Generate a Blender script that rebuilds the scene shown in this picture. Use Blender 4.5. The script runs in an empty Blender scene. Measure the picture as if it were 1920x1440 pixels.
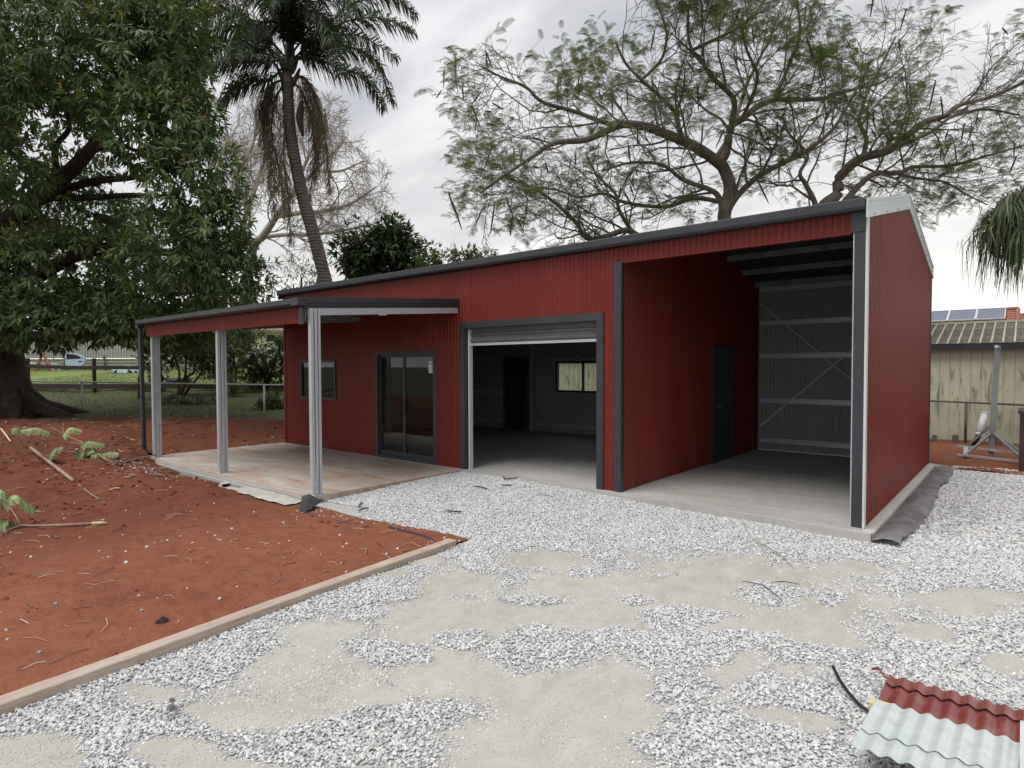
import bpy, math, random
import numpy as np
from mathutils import Vector

random.seed(7)
rng = np.random.default_rng(11)
S = bpy.context.scene
COL = S.collection
R_ = math.radians

# ------------------------------------------------------------------ camera
CAM_F = 1143.93                       # focal length in pixels of a 1920 wide frame
YAW, PITCH, ROLL = -0.6999, -0.0288, -0.003
CAM = np.array([1.3619, -7.6407, 1.8021])
_cy, _sy = math.cos(YAW), math.sin(YAW)
FW = np.array([_sy * math.cos(PITCH), _cy * math.cos(PITCH), math.sin(PITCH)])
RT0 = np.array([_cy, -_sy, 0.0])
UP0 = np.cross(RT0, FW)
RT = math.cos(ROLL) * RT0 + math.sin(ROLL) * UP0
UP = -math.sin(ROLL) * RT0 + math.cos(ROLL) * UP0
cam_data = bpy.data.cameras.new("camera")
cam_data.sensor_width = 36.0
cam_data.lens = CAM_F / 1920 * 36
cam_data.clip_start = 0.05
cam_data.clip_end = 3000
cam = bpy.data.objects.new("camera", cam_data)
COL.objects.link(cam)
from mathutils import Matrix
cam.matrix_world = Matrix(((RT[0], UP[0], -FW[0], CAM[0]), (RT[1], UP[1], -FW[1], CAM[1]),
                           (RT[2], UP[2], -FW[2], CAM[2]), (0, 0, 0, 1)))
S.camera = cam

# ------------------------------------------------------------------ sky, sun, exposure
SUN_EL, SUN_AZ = R_(63), R_(196)     # azimuth from +Y clockwise
world = bpy.data.worlds.new("World")
S.world = world
world.use_nodes = True
wn, wl = world.node_tree.nodes, world.node_tree.links
wn.clear()


def wnode(t, **k):
    n = wn.new(t)
    for a, b in k.items():
        setattr(n, a, b)
    return n


wout = wnode('ShaderNodeOutputWorld')
sky = wnode('ShaderNodeTexSky', sky_type='NISHITA', sun_disc=False)
sky.sun_elevation = SUN_EL
sky.sun_rotation = SUN_AZ
sky.air_density = 1.2
sky.dust_density = 2.5
bg1 = wnode('ShaderNodeBackground')
bg1.inputs['Strength'].default_value = 0.06
wl.new(sky.outputs[0], bg1.inputs['Color'])
tc = wnode('ShaderNodeTexCoord')
sep = wnode('ShaderNodeSeparateXYZ')
wl.new(tc.outputs['Generated'], sep.inputs[0])


def wmath(op, a, b=None, clamp=False):
    n = wnode('ShaderNodeMath', operation=op, use_clamp=clamp)
    for i, v in enumerate((a, b)):
        if v is None:
            continue
        if isinstance(v, (int, float)):
            n.inputs[i].default_value = v
        else:
            wl.new(v, n.inputs[i])
    return n.outputs[0]


zc = wmath('MAXIMUM', sep.outputs[2], 0.0)
den = wmath('ADD', zc, 0.16)
px = wmath('DIVIDE', sep.outputs[0], den)
py = wmath('DIVIDE', sep.outputs[1], den)
cmb = wnode('ShaderNodeCombineXYZ')
wl.new(px, cmb.inputs[0])
wl.new(py, cmb.inputs[1])
cn = wnode('ShaderNodeTexNoise')
cn.inputs['Scale'].default_value = 1.5
cn.inputs['Detail'].default_value = 7
cn.inputs['Roughness'].default_value = 0.5
cn.inputs['Distortion'].default_value = 0.35
cmp_ = wnode('ShaderNodeMapping')
cmp_.inputs['Rotation'].default_value = (0, 0, 0.5)
cmp_.inputs['Scale'].default_value = (0.75, 1.5, 1)
wl.new(cmb.outputs[0], cmp_.inputs['Vector'])
wl.new(cmp_.outputs[0], cn.inputs['Vector'])
cr = wnode('ShaderNodeValToRGB')
e = cr.color_ramp.elements
e[0].position, e[0].color = 0.36, (0.285, 0.295, 0.325, 1)
e[1].position, e[1].color = 0.62, (0.50, 0.502, 0.512, 1)
el = e.new(0.5)
el.color = (0.375, 0.38, 0.398, 1)
wl.new(cn.outputs['Fac'], cr.inputs[0])
# thin cloud lets the light through towards the horizon
hz0 = wmath('POWER', wmath('SUBTRACT', 1.0, zc, True), 3.5)
# brightest low down where the sun sits behind the cloud, ahead and to the right
vd = wnode('ShaderNodeVectorMath', operation='DOT_PRODUCT')
vn = wnode('ShaderNodeVectorMath', operation='NORMALIZE')
wl.new(tc.outputs['Generated'], vn.inputs[0])
wl.new(vn.outputs[0], vd.inputs[0])
vd.inputs[1].default_value = (-0.05, 0.985, 0.16)
glow = wmath('POWER', wmath('MAXIMUM', vd.outputs['Value'], 0.0), 3.0)
hz = wmath('MULTIPLY', hz0, wmath('ADD', 0.60, wmath('MULTIPLY', glow, 0.5)), True)
hmix = wnode('ShaderNodeMix', data_type='RGBA')
wl.new(hz, hmix.inputs[0])
wl.new(cr.outputs[0], hmix.inputs[6])
hmix.inputs[7].default_value = (0.72, 0.70, 0.66, 1)
bg2 = wnode('ShaderNodeBackground')
wl.new(hmix.outputs[2], bg2.inputs['Color'])
bg2.inputs['Strength'].default_value = 1.0
mx = wnode('ShaderNodeMixShader')
mx.inputs[0].default_value = 0.92
wl.new(bg1.outputs[0], mx.inputs[1])
wl.new(bg2.outputs[0], mx.inputs[2])
wl.new(mx.outputs[0], wout.inputs['Surface'])

sun_d = bpy.data.lights.new("sun", 'SUN')
sun_d.energy = 1.5
sun_d.angle = R_(40)
sun_d.color = (1.0, 0.975, 0.94)
sun = bpy.data.objects.new("sun", sun_d)
COL.objects.link(sun)
sv = Vector((math.sin(SUN_AZ) * math.cos(SUN_EL), math.cos(SUN_AZ) * math.cos(SUN_EL), math.sin(SUN_EL)))
sun.rotation_euler = sv.to_track_quat('Z', 'Y').to_euler()
sun.location = (0, -20, 40)

S.view_settings.view_transform = 'Standard'
S.view_settings.look = 'None'
S.view_settings.exposure = 0.85
S.view_settings.gamma = 1.0
S.view_settings.use_curve_mapping = False
S.render.engine = 'CYCLES'
S.cycles.max_bounces = 8
S.cycles.transparent_max_bounces = 12
S.cycles.use_denoising = True


# ------------------------------------------------------------------ where a point of the picture lies in the place
def ray(x, y):
    return FW + RT * (x - 960) / CAM_F + UP * (720 - y) / CAM_F


def at_d(x, y, d):
    return CAM + d * ray(x, y)


def at_z(x, y, z=-0.08):
    r = ray(x, y)
    return CAM + r * ((z - CAM[2]) / r[2])


def at_Y(x, y, Y):
    r = ray(x, y)
    return CAM + r * ((Y - CAM[1]) / r[1])


FH = np.array([_sy, _cy, 0.0])


def ud(x, y):
    dx, dy = x - CAM[0], y - CAM[1]
    return dx * RT0[0] + dy * RT0[1], dx * FH[0] + dy * FH[1]


# ------------------------------------------------------------------ noise
def _hash(i, j, seed):
    n = (i.astype(np.int64) * 374761393 + j.astype(np.int64) * 668265263 + seed * 974711) & 0x7fffffff
    n = ((n ^ (n >> 13)) * 1274126177) & 0x7fffffff
    n = n ^ (n >> 16)
    return (n & 0xffffff) / float(0xffffff)


def vnoise(x, y, seed=0):
    x = np.asarray(x, float)
    y = np.asarray(y, float)
    i, j = np.floor(x), np.floor(y)
    fx, fy = x - i, y - j
    fx = fx * fx * (3 - 2 * fx)
    fy = fy * fy * (3 - 2 * fy)
    a, b = _hash(i, j, seed), _hash(i + 1, j, seed)
    c, d = _hash(i, j + 1, seed), _hash(i + 1, j + 1, seed)
    return (a * (1 - fx) + b * fx) * (1 - fy) + (c * (1 - fx) + d * fx) * fy


def fbm(x, y, seed=0, octv=4):
    s, a, t = 0, 0.5, 0
    for k in range(octv):
        s = s + a * vnoise(x * 2 ** k, y * 2 ** k, seed + k * 17)
        t += a
        a *= 0.5
    return s / t


def sst(v, a, b):
    t = np.clip((np.asarray(v, float) - a) / (b - a), 0, 1)
    return t * t * (3 - 2 * t)


# ------------------------------------------------------------------ mesh building
class MB:
    def __init__(s):
        s.V, s.T, s.Q, s.A, s.n = [], [], [], [], 0

    def add(s, V, T=None, Q=None, tint=0.5):
        V = np.asarray(V, float).reshape(-1, 3)
        s.V.append(V)
        if T is not None and len(T):
            s.T.append(np.asarray(T, np.int64).reshape(-1, 3) + s.n)
        if Q is not None and len(Q):
            s.Q.append(np.asarray(Q, np.int64).reshape(-1, 4) + s.n)
        t = np.asarray(tint, float)
        s.A.append(np.full(len(V), float(t)) if t.ndim == 0 else t)
        s.n += len(V)

    def box(s, x0, x1, y0, y1, z0, z1, tint=0.5):
        V = [(x, y, z) for z in (z0, z1) for y in (y0, y1) for x in (x0, x1)]
        s.add(V, None, [(0, 2, 3, 1), (4, 5, 7, 6), (0, 1, 5, 4), (2, 6, 7, 3), (0, 4, 6, 2), (1, 3, 7, 5)], tint)

    def bar(s, a, b, w, h, up=(0, 0, 1), tint=0.5):
        a, b = np.asarray(a, float), np.asarray(b, float)
        d = b - a
        d /= np.linalg.norm(d)
        up = np.asarray(up, float)
        sd = np.cross(d, up)
        if np.linalg.norm(sd) < 1e-4:
            sd = np.cross(d, (1, 0, 0))
        sd /= np.linalg.norm(sd)
        u = np.cross(sd, d)
        V = [p + sd * i * w / 2 + u * j * h / 2 for p in (a, b) for (i, j) in ((-1, -1), (1, -1), (1, 1), (-1, 1))]
        s.add(V, None, [(3, 2, 1, 0), (4, 5, 6, 7), (0, 1, 5, 4), (1, 2, 6, 5), (2, 3, 7, 6), (3, 0, 4, 7)], tint)

    def tube(s, P, rad, sides=6, tint=0.5, cap=True):
        P = np.asarray(P, float)
        n = len(P)
        rad = np.broadcast_to(np.asarray(rad, float), (n,))
        d = np.gradient(P, axis=0)
        d /= np.linalg.norm(d, axis=1)[:, None] + 1e-9
        ref = np.array((0.13, 0.21, 1.0)) if abs(d[0][2]) < 0.9 else np.array((1.0, 0.2, 0.1))
        sd = np.cross(d, ref)
        sd /= np.linalg.norm(sd, axis=1)[:, None] + 1e-9
        u = np.cross(sd, d)
        a = np.arange(sides) * 2 * np.pi / sides
        V = P[:, None, :] + rad[:, None, None] * (sd[:, None, :] * np.cos(a)[None, :, None] + u[:, None, :] * np.sin(a)[None, :, None])
        k = np.arange(n - 1)[:, None] * sides
        j = np.arange(sides)[None, :]
        j2 = (j + 1) % sides
        Q = np.stack([k + j, k + j2, k + sides + j2, k + sides + j], -1).reshape(-1, 4)
        V = V.reshape(-1, 3)
        T = None
        if cap:
            V = np.vstack([V, P[0], P[-1]])
            c0, c1 = n * sides, n * sides + 1
            T = [(c0, (i + 1) % sides, i) for i in range(sides)] + [(c1, (n - 1) * sides + i, (n - 1) * sides + (i + 1) % sides) for i in range(sides)]
        s.add(V, T, Q, tint)

    def grid(s, X, Y, Z, keep=None, tint=0.5):
        ny, nx = X.shape
        V = np.stack([X, Y, Z], -1).reshape(-1, 3)
        i = np.arange(ny - 1)[:, None] * nx + np.arange(nx - 1)[None, :]
        Q = np.stack([i, i + 1, i + nx + 1, i + nx], -1).reshape(-1, 4)
        if keep is not None:
            k = keep[:-1, :-1] & keep[1:, :-1] & keep[:-1, 1:] & keep[1:, 1:]
            Q = Q[k.reshape(-1)]
        if isinstance(tint, np.ndarray):
            tint = tint.reshape(-1)
        used = np.zeros(len(V), bool)
        used[Q.reshape(-1)] = True
        mp = np.cumsum(used) - 1
        if isinstance(tint, np.ndarray):
            tint = tint[used]
        s.add(V[used], None, mp[Q], tint)

    def inst(s, TV, TT, TQ, P, X, Z, sc, tint):
        """copies of one template: X forward, Z up (made square), sc size, tint one number each"""
        P = np.asarray(P, float)
        N = len(P)
        if N == 0:
            return
        X = X / (np.linalg.norm(X, axis=1)[:, None] + 1e-9)
        Yv = np.cross(Z, X)
        Yv /= np.linalg.norm(Yv, axis=1)[:, None] + 1e-9
        Zv = np.cross(X, Yv)
        TV = np.asarray(TV, float)
        sc = np.broadcast_to(np.asarray(sc, float), (N,))[:, None, None]
        V = P[:, None, :] + sc * (TV[None, :, 0:1] * X[:, None, :] + TV[None, :, 1:2] * Yv[:, None, :] + TV[None, :, 2:3] * Zv[:, None, :])
        o = (np.arange(N) * len(TV))[:, None, None]
        T = (np.asarray(TT)[None] + o).reshape(-1, 3) if TT is not None and len(TT) else None
        Q = (np.asarray(TQ)[None] + o).reshape(-1, 4) if TQ is not None and len(TQ) else None
        s.add(V.reshape(-1, 3), T, Q, np.repeat(np.broadcast_to(tint, (N,)), len(TV)))

    def mesh(s, name, mat, origin=(0, 0, 0), smooth=False):
        V = np.vstack(s.V) - np.asarray(origin, float)
        T = np.vstack(s.T) if s.T else np.zeros((0, 3), np.int64)
        Q = np.vstack(s.Q) if s.Q else np.zeros((0, 4), np.int64)
        me = bpy.data.meshes.new(name)
        me.vertices.add(len(V))
        me.vertices.foreach_set('co', V.astype(np.float32).reshape(-1))
        L = np.concatenate([T.reshape(-1), Q.reshape(-1)]).astype(np.int32)
        me.loops.add(len(L))
        me.loops.foreach_set('vertex_index', L)
        nt, nq = len(T), len(Q)
        me.polygons.add(nt + nq)
        st = np.concatenate([np.arange(nt) * 3, nt * 3 + np.arange(nq) * 4]).astype(np.int32)
        me.polygons.foreach_set('loop_start', st)
        me.polygons.foreach_set('use_smooth', np.full(nt + nq, bool(smooth)))
        a = me.attributes.new('tint', 'FLOAT', 'POINT')
        a.data.foreach_set('value', np.concatenate(s.A).astype(np.float32))
        me.materials.append(mat)
        me.update(calc_edges=True)
        me.validate()
        return me


def wloc(o):
    l = Vector((0, 0, 0))
    while o is not None:
        l += o.location
        o = o.parent
    return np.array(l)


def thing(name, label, cat, loc, group=None):
    o = bpy.data.objects.new(name, None)
    o.empty_display_size = 0.2
    COL.objects.link(o)
    o.location = [float(v) for v in loc]
    o['label'] = label
    o['category'] = cat
    if group:
        o['group'] = group
    return o


def part(name, mb, mat, parent, smooth=False, label=None, kind=None):
    """a mesh built in the place's own coordinates, hung under its thing or part"""
    V = np.vstack(mb.V)
    c = np.array([(V[:, 0].min() + V[:, 0].max()) / 2, (V[:, 1].min() + V[:, 1].max()) / 2, V[:, 2].min()])
    o = bpy.data.objects.new(name, mb.mesh(name, mat, c, smooth))
    COL.objects.link(o)
    o.parent = parent
    o.location = c - (wloc(parent) if parent is not None else 0)
    if label:
        o['label'] = label
    if kind:
        o['kind'] = kind
    return o


def solo(name, mb, mat, label, cat, group=None, smooth=False):
    o = part(name, mb, mat, None, smooth)
    o['label'] = label
    o['category'] = cat
    if group:
        o['group'] = group
    return o


def struct(name, mb, mat, smooth=False, kind='structure', label=None):
    o = part(name, mb, mat, None, smooth)
    o['kind'] = kind
    if label:
        o['label'] = label
    return o


# ------------------------------------------------------------------ materials
def lin(r, g, b):
    f = lambda c: (c / 255) / 12.92 if c <= 10 else (((c / 255) + 0.055) / 1.055) ** 2.4
    return (f(r), f(g), f(b), 1)


class NT:
    def __init__(s, name):
        s.m = bpy.data.materials.new(name)
        s.m.use_nodes = True
        s.t = s.m.node_tree
        s.t.nodes.clear()
        s.out = s.n('ShaderNodeOutputMaterial')
        s.b = s.n('ShaderNodeBsdfPrincipled')
        s.l(s.b.outputs[0], s.out.inputs[0])

    def n(s, t, **k):
        o = s.t.nodes.new(t)
        for a, b in k.items():
            setattr(o, a, b)
        return o

    def l(s, a, b):
        s.t.links.new(a, b)

    def coord(s):
        return s.n('ShaderNodeTexCoord').outputs['Object']

    def noise(s, scale, detail=4, rough=0.55, vec=None, dist=0):
        o = s.n('ShaderNodeTexNoise')
        o.inputs['Scale'].default_value = scale
        o.inputs['Detail'].default_value = detail
        o.inputs['Roughness'].default_value = rough
        o.inputs['Distortion'].default_value = dist
        s.l(vec if vec is not None else s.coord(), o.inputs['Vector'])
        return o.outputs['Fac']

    def ramp(s, fac, stops):
        o = s.n('ShaderNodeValToRGB')
        els = o.color_ramp.elements
        while len(els) < len(stops):
            els.new(0.5)
        for e_, (p, c) in zip(els, stops):
            e_.position = p
            e_.color = c if len(c) == 4 else (*c, 1)
        s.l(fac, o.inputs[0])
        return o.outputs[0]

    def mix(s, fac, a, b, mode='MIX'):
        o = s.n('ShaderNodeMix', data_type='RGBA', blend_type=mode)
        for i, v in ((0, fac), (6, a), (7, b)):
            if isinstance(v, (int, float)):
                o.inputs[i].default_value = v
            elif isinstance(v, (tuple, list)):
                o.inputs[i].default_value = v if len(v) == 4 else (*v, 1)
            else:
                s.l(v, o.inputs[i])
        return o.outputs[2]

    def math(s, op, a, b=0.0, clamp=False):
        o = s.n('ShaderNodeMath', operation=op, use_clamp=clamp)
        for i, v in enumerate((a, b)):
            if isinstance(v, (int, float)):
                o.inputs[i].default_value = v
            else:
                s.l(v, o.inputs[i])
        return o.outputs[0]

    def attr(s, name='tint'):
        return s.n('ShaderNodeAttribute', attribute_name=name).outputs['Fac']

    def bump(s, h, strength=0.3, dist=0.02):
        o = s.n('ShaderNodeBump')
        o.inputs['Strength'].default_value = strength
        o.inputs['Distance'].default_value = dist
        s.l(h, o.inputs['Height'])
        s.l(o.outputs[0], s.b.inputs['Normal'])

    def set(s, **k):
        for a, v in k.items():
            i = s.b.inputs[a.replace('_', ' ')]
            if isinstance(v, (int, float)):
                i.default_value = v
            elif isinstance(v, (tuple, list)):
                i.default_value = v if len(v) == 4 else (*v, 1)
            else:
                s.l(v, i)
        return s


def scaled(nt, sx, sy, sz):
    m = nt.n('ShaderNodeMapping')
    m.inputs['Scale'].default_value = (sx, sy, sz)
    nt.l(nt.coord(), m.inputs['Vector'])
    return m.outputs[0]


def paint(name, col, rough=0.45, var=0.08, metal=0.0, spec=0.5, dirt=None):
    n = NT(name)
    f = n.noise(3.0, 5)
    dk = tuple(c * (1 - var * 2) for c in col[:3])
    lt = tuple(min(1, c * (1 + var * 2)) for c in col[:3])
    c = n.ramp(f, [(0.3, dk), (0.7, lt)])
    if dirt is not None:
        d = n.ramp(n.noise(7, 6, 0.65), [(0.52, (0, 0, 0)), (0.72, (1, 1, 1))])
        c = n.mix(n.math('MULTIPLY', d, 0.5), c, dirt)
    n.set(Base_Color=c, Roughness=rough, Metallic=metal)
    n.b.inputs['Specular IOR Level'].default_value = spec
    n.bump(n.noise(40, 3), 0.03, 0.01)
    return n.m


def two_sided(name, front, back, rough=0.42):
    """painted one side, plain backing coat on the other"""
    n = NT(name)
    g = n.n('ShaderNodeNewGeometry')
    st = n.noise(1.0, 5, 0.6, scaled(n, 2.2, 2.2, 0.5))
    fr = n.ramp(st, [(0.3, tuple(c * 0.88 for c in front[:3])), (0.7, tuple(c * 1.12 for c in front[:3]))])
    oi = n.n('ShaderNodeObjectInfo').outputs['Random']
    fr = n.mix(1.0, fr, n.ramp(oi, [(0, (0.93, 0.93, 0.93)), (1, (1.06, 1.06, 1.06))]), 'MULTIPLY')
    c = n.mix(g.outputs['Backfacing'], fr, back)
    n.set(Base_Color=c, Roughness=n.math('ADD', n.math('MULTIPLY', st, 0.18), rough - 0.09))
    n.b.inputs['Specular IOR Level'].default_value = 0.20
    n.bump(n.noise(1.3, 2), 0.06, 0.05)
    return n.m


RED = (0.168, 0.027, 0.0195)
M = {}
M['red'] = two_sided('red_steel', RED, (0.28, 0.295, 0.29, 1), 0.36)
M['red_trim'] = paint('red_offcut', (0.20, 0.045, 0.036), 0.35, 0.06, 0, 0.5, (0.30, 0.19, 0.15))
M['dark'] = paint('dark_grey_trim', (0.034, 0.037, 0.044), 0.42, 0.10)
M['curtain'] = paint('roller_curtain', (0.10, 0.105, 0.11), 0.45, 0.08)
M['backing'] = two_sided('grey_backing', (0.115, 0.125, 0.12), (0.115, 0.125, 0.12, 1), 0.5)
M['roofsteel'] = two_sided('roof_steel', (0.04, 0.043, 0.05), (0.045, 0.047, 0.05, 1), 0.5)
M['pale_trim'] = paint('pale_barge', (0.58, 0.63, 0.605), 0.42, 0.04, 0.1)


def galv():
    n = NT('galvanised_steel')
    v = n.n('ShaderNodeTexVoronoi')
    v.inputs['Scale'].default_value = 45
    n.l(n.coord(), v.inputs['Vector'])
    f = n.n('ShaderNodeSeparateColor')
    n.l(v.outputs['Color'], f.inputs[0])
    st = n.noise(1.5, 5, 0.6, scaled(n, 6, 6, 0.8))
    c = n.ramp(n.math('ADD', n.math('MULTIPLY', f.outputs[0], 0.35), n.math('MULTIPLY', st, 0.65)),
               [(0.25, (0.43, 0.46, 0.485)), (0.5, (0.49, 0.525, 0.55)), (0.75, (0.56, 0.59, 0.61))])
    n.set(Base_Color=c, Metallic=0.3, Roughness=0.42)
    return n.m


M['galv'] = galv()


def zinc():
    n = NT('bare_zinc_sheet')
    st = n.noise(1.2, 5, 0.6, scaled(n, 3, 9, 3))
    c = n.ramp(st, [(0.3, (0.56, 0.62, 0.61)), (0.7, (0.70, 0.75, 0.74))])
    sp = n.ramp(n.noise(14, 6, 0.7), [(0.52, (0, 0, 0)), (0.72, (1, 1, 1))])
    c = n.mix(n.math('MULTIPLY', sp, 0.35), c, (0.36, 0.32, 0.27))
    n.set(Base_Color=c, Metallic=0.25, Roughness=0.36)
    return n.m


M['zinc'] = zinc()
M['dull'] = paint('darkened_galv', (0.23, 0.24, 0.245), 0.5, 0.1, 0.2)  # darker copy of galvanised steel; under-roof shade put into the purlin colour


def concrete(name, base, stain, amount, sx=1.0):
    n = NT(name)
    big = n.noise(0.9, 6, 0.62, scaled(n, 1, 1, 1))
    fine = n.noise(22, 5, 0.6)
    c = n.ramp(big, [(0.3, tuple(v * 0.78 for v in base)), (0.7, tuple(v * 1.14 for v in base))])
    c = n.mix(0.35, c, n.ramp(fine, [(0.3, tuple(v * 0.7 for v in base)), (0.7, tuple(v * 1.2 for v in base))]))
    s1 = n.noise(1.0, 7, 0.68, scaled(n, 0.8, 2.6, 1), 0.6)
    m = n.ramp(s1, [(0.48 - amount * 0.1, (0, 0, 0)), (0.66, (1, 1, 1))])
    c = n.mix(n.math('MULTIPLY', m, amount), c, stain)
    sp = n.ramp(n.noise(9, 4, 0.7), [(0.60, (0, 0, 0)), (0.72, (1, 1, 1))])
    c = n.mix(n.math('MULTIPLY', sp, 0.22), c, tuple(v * 0.45 for v in base))
    n.set(Base_Color=c, Roughness=n.ramp(s1, [(0.3, (0.55, 0.55, 0.55)), (0.7, (0.85, 0.85, 0.85))]))
    n.bump(fine, 0.15, 0.004)
    return n.m


M['slab'] = concrete('shed_concrete', (0.43, 0.42, 0.40), (0.28, 0.25, 0.215), 0.5)
M['vslab'] = concrete('stained_concrete', (0.50, 0.465, 0.42), (0.36, 0.215, 0.135), 0.85)
M['ledge'] = concrete('slab_edge', (0.50, 0.48, 0.44), (0.40, 0.30, 0.23), 0.4)


def soil():
    n = NT('red_soil')
    big = n.noise(0.55, 6, 0.6)
    mid = n.noise(5, 7, 0.66, scaled(n, 1, 1.6, 1), 0.8)
    fine = n.noise(55, 4, 0.7)
    c = n.ramp(big, [(0.3, (0.15, 0.050, 0.027)), (0.5, (0.235, 0.083, 0.043)), (0.72, (0.31, 0.122, 0.067))])
    c = n.mix(0.5, c, n.ramp(mid, [(0.32, (0.13, 0.043, 0.023)), (0.5, (0.245, 0.088, 0.046)), (0.7, (0.33, 0.14, 0.080))]))
    c = n.mix(0.25, c, n.ramp(fine, [(0.3, (0.07, 0.025, 0.015)), (0.7, (0.29, 0.14, 0.085))]))
    # freshly dug earth away from the drive is damper and darker
    gp = n.n('ShaderNodeSeparateXYZ')
    n.l(n.n('ShaderNodeNewGeometry').outputs['Position'], gp.inputs[0])
    dug = n.math('MULTIPLY', n.ramp(n.math('ADD', n.math('MULTIPLY', gp.outputs[0], -0.1), n.math('MULTIPLY', big, 0.5)), [(0.78, (0, 0, 0)), (1.0, (1, 1, 1))]), 0.6)
    c = n.mix(dug, c, (0.105, 0.034, 0.02))
    n.set(Base_Color=c, Roughness=0.95)
    n.b.inputs['Specular IOR Level'].default_value = 0.15
    n.bump(n.math('ADD', n.math('MULTIPLY', mid, 0.7), n.math('MULTIPLY', fine, 0.3)), 0.55, 0.035)
    return n.m


M['soil'] = soil()


def gravel_bed():
    """tint 1 = crusher dust showing, 0 = covered by stones"""
    n = NT('gravel_bed')
    fine = n.noise(120, 4, 0.7)
    mid = n.noise(3.2, 6, 0.65, scaled(n, 1.6, 0.9, 1), 0.9)
    big = n.noise(0.6, 4)
    v = n.n('ShaderNodeTexVoronoi')
    v.inputs['Scale'].default_value = 48
    n.l(n.coord(), v.inputs['Vector'])
    f = n.n('ShaderNodeSeparateColor')
    n.l(v.outputs['Color'], f.inputs[0])
    st = n.ramp(f.outputs[0], [(0.0, (0.36, 0.36, 0.36)), (0.5, (0.48, 0.478, 0.47)), (1.0, (0.62, 0.615, 0.60))])
    st = n.mix(n.ramp(v.outputs['Distance'], [(0.0, (0, 0, 0)), (0.35, (0, 0, 0)), (0.7, (1, 1, 1))]), st, (0.32, 0.315, 0.305))
    dust = n.ramp(mid, [(0.3, (0.35, 0.335, 0.30)), (0.5, (0.455, 0.443, 0.405)), (0.72, (0.56, 0.55, 0.51))])
    dust = n.mix(0.45, dust, n.ramp(fine, [(0.28, (0.24, 0.225, 0.20)), (0.72, (0.62, 0.59, 0.54))]))
    dust = n.mix(n.math('MULTIPLY', n.ramp(big, [(0.45, (0, 0, 0)), (0.7, (1, 1, 1))]), 0.35), dust, (0.36, 0.315, 0.255))
    t = n.attr()
    c = n.mix(n.ramp(n.math('ADD', t, n.math('MULTIPLY', n.math('SUBTRACT', n.noise(26, 4), 0.5), 0.9)),
                     [(0.38, (0, 0, 0)), (0.6, (1, 1, 1))]), st, dust)
    n.set(Base_Color=c, Roughness=0.92)
    n.b.inputs['Specular IOR Level'].default_value = 0.2
    n.bump(n.math('ADD', n.math('MULTIPLY', mid, 0.6), n.math('MULTIPLY', fine, 0.4)), 0.35, 0.02)
    return n.m


M['gravel'] = gravel_bed()


def stones():
    n = NT('gravel_stone')
    oi = n.n('ShaderNodeObjectInfo').outputs['Random']
    c = n.ramp(oi, [(0.0, (0.32, 0.325, 0.34)), (0.2, (0.46, 0.47, 0.48)), (0.45, (0.57, 0.575, 0.58)),
                    (0.72, (0.75, 0.75, 0.74)), (0.9, (0.60, 0.575, 0.52)), (1.0, (0.86, 0.855, 0.84))])
    f = n.noise(2.2, 4)
    c = n.mix(0.6, c, n.ramp(f, [(0.3, (0.74, 0.74, 0.75)), (0.7, (1, 1, 1))]), 'MULTIPLY')
    n.set(Base_Color=c, Roughness=0.75)
    return n.m


M['stone'] = stones()
M['grit'] = paint('grit_chips', (0.50, 0.48, 0.44), 0.9, 0.2)


def timber(name, a, b, rough=0.85, sx=2, sy=2, sz=2):
    n = NT(name)
    g = n.noise(3.5, 7, 0.62, scaled(n, sx, sy, sz), 0.5)
    k = n.noise(1.1, 4)
    c = n.mix(0.35, n.ramp(g, [(0.3, a), (0.7, b)]), n.ramp(k, [(0.3, a), (0.7, b)]))
    n.set(Base_Color=c, Roughness=rough)
    n.bump(g, 0.3, 0.01)
    return n.m


M['board'] = timber('weathered_board', (0.30, 0.225, 0.17), (0.56, 0.465, 0.385), 0.9, 14, 1.2, 14)
M['post'] = timber('dark_fence_timber', (0.030, 0.022, 0.018), (0.075, 0.055, 0.045))
M['paling'] = timber('grey_palings', (0.22, 0.22, 0.20), (0.34, 0.34, 0.315), 0.9, 4, 4, 0.5)
M['plinth'] = timber('mossy_boards', (0.12, 0.13, 0.085), (0.23, 0.235, 0.17), 0.9, 0.6, 0.6, 4)
M['twig'] = timber('dry_twig', (0.20, 0.13, 0.09), (0.42, 0.31, 0.23), 0.85, 3, 3, 3)
M['darktwig'] = timber('dark_twig', (0.035, 0.027, 0.022), (0.10, 0.075, 0.06))
M['rawwood'] = timber('split_wood', (0.55, 0.42, 0.2), (0.75, 0.62, 0.36))


def bark(name, a, b, sc=4, zs=0.4, bump=0.5):
    n = NT(name)
    g = n.noise(sc, 7, 0.66, scaled(n, 1.5, 1.5, zs), 0.6)
    n.set(Base_Color=n.ramp(g, [(0.3, a), (0.7, b)]), Roughness=0.9)
    n.b.inputs['Specular IOR Level'].default_value = 0.2
    n.bump(g, bump, 0.04)
    return n.m


M['bark_mango'] = bark('mango_bark', (0.022, 0.016, 0.013), (0.07, 0.053, 0.042))
M['bark_flame'] = bark('spreading_tree_bark', (0.095, 0.080, 0.066), (0.24, 0.205, 0.17), 5, 0.7)
M['bark_bare'] = bark('bare_tree_bark', (0.30, 0.26, 0.235), (0.50, 0.45, 0.41), 3, 0.6)
M['bark_shrub'] = bark('shrub_bark', (0.035, 0.028, 0.02), (0.10, 0.08, 0.06))


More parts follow.
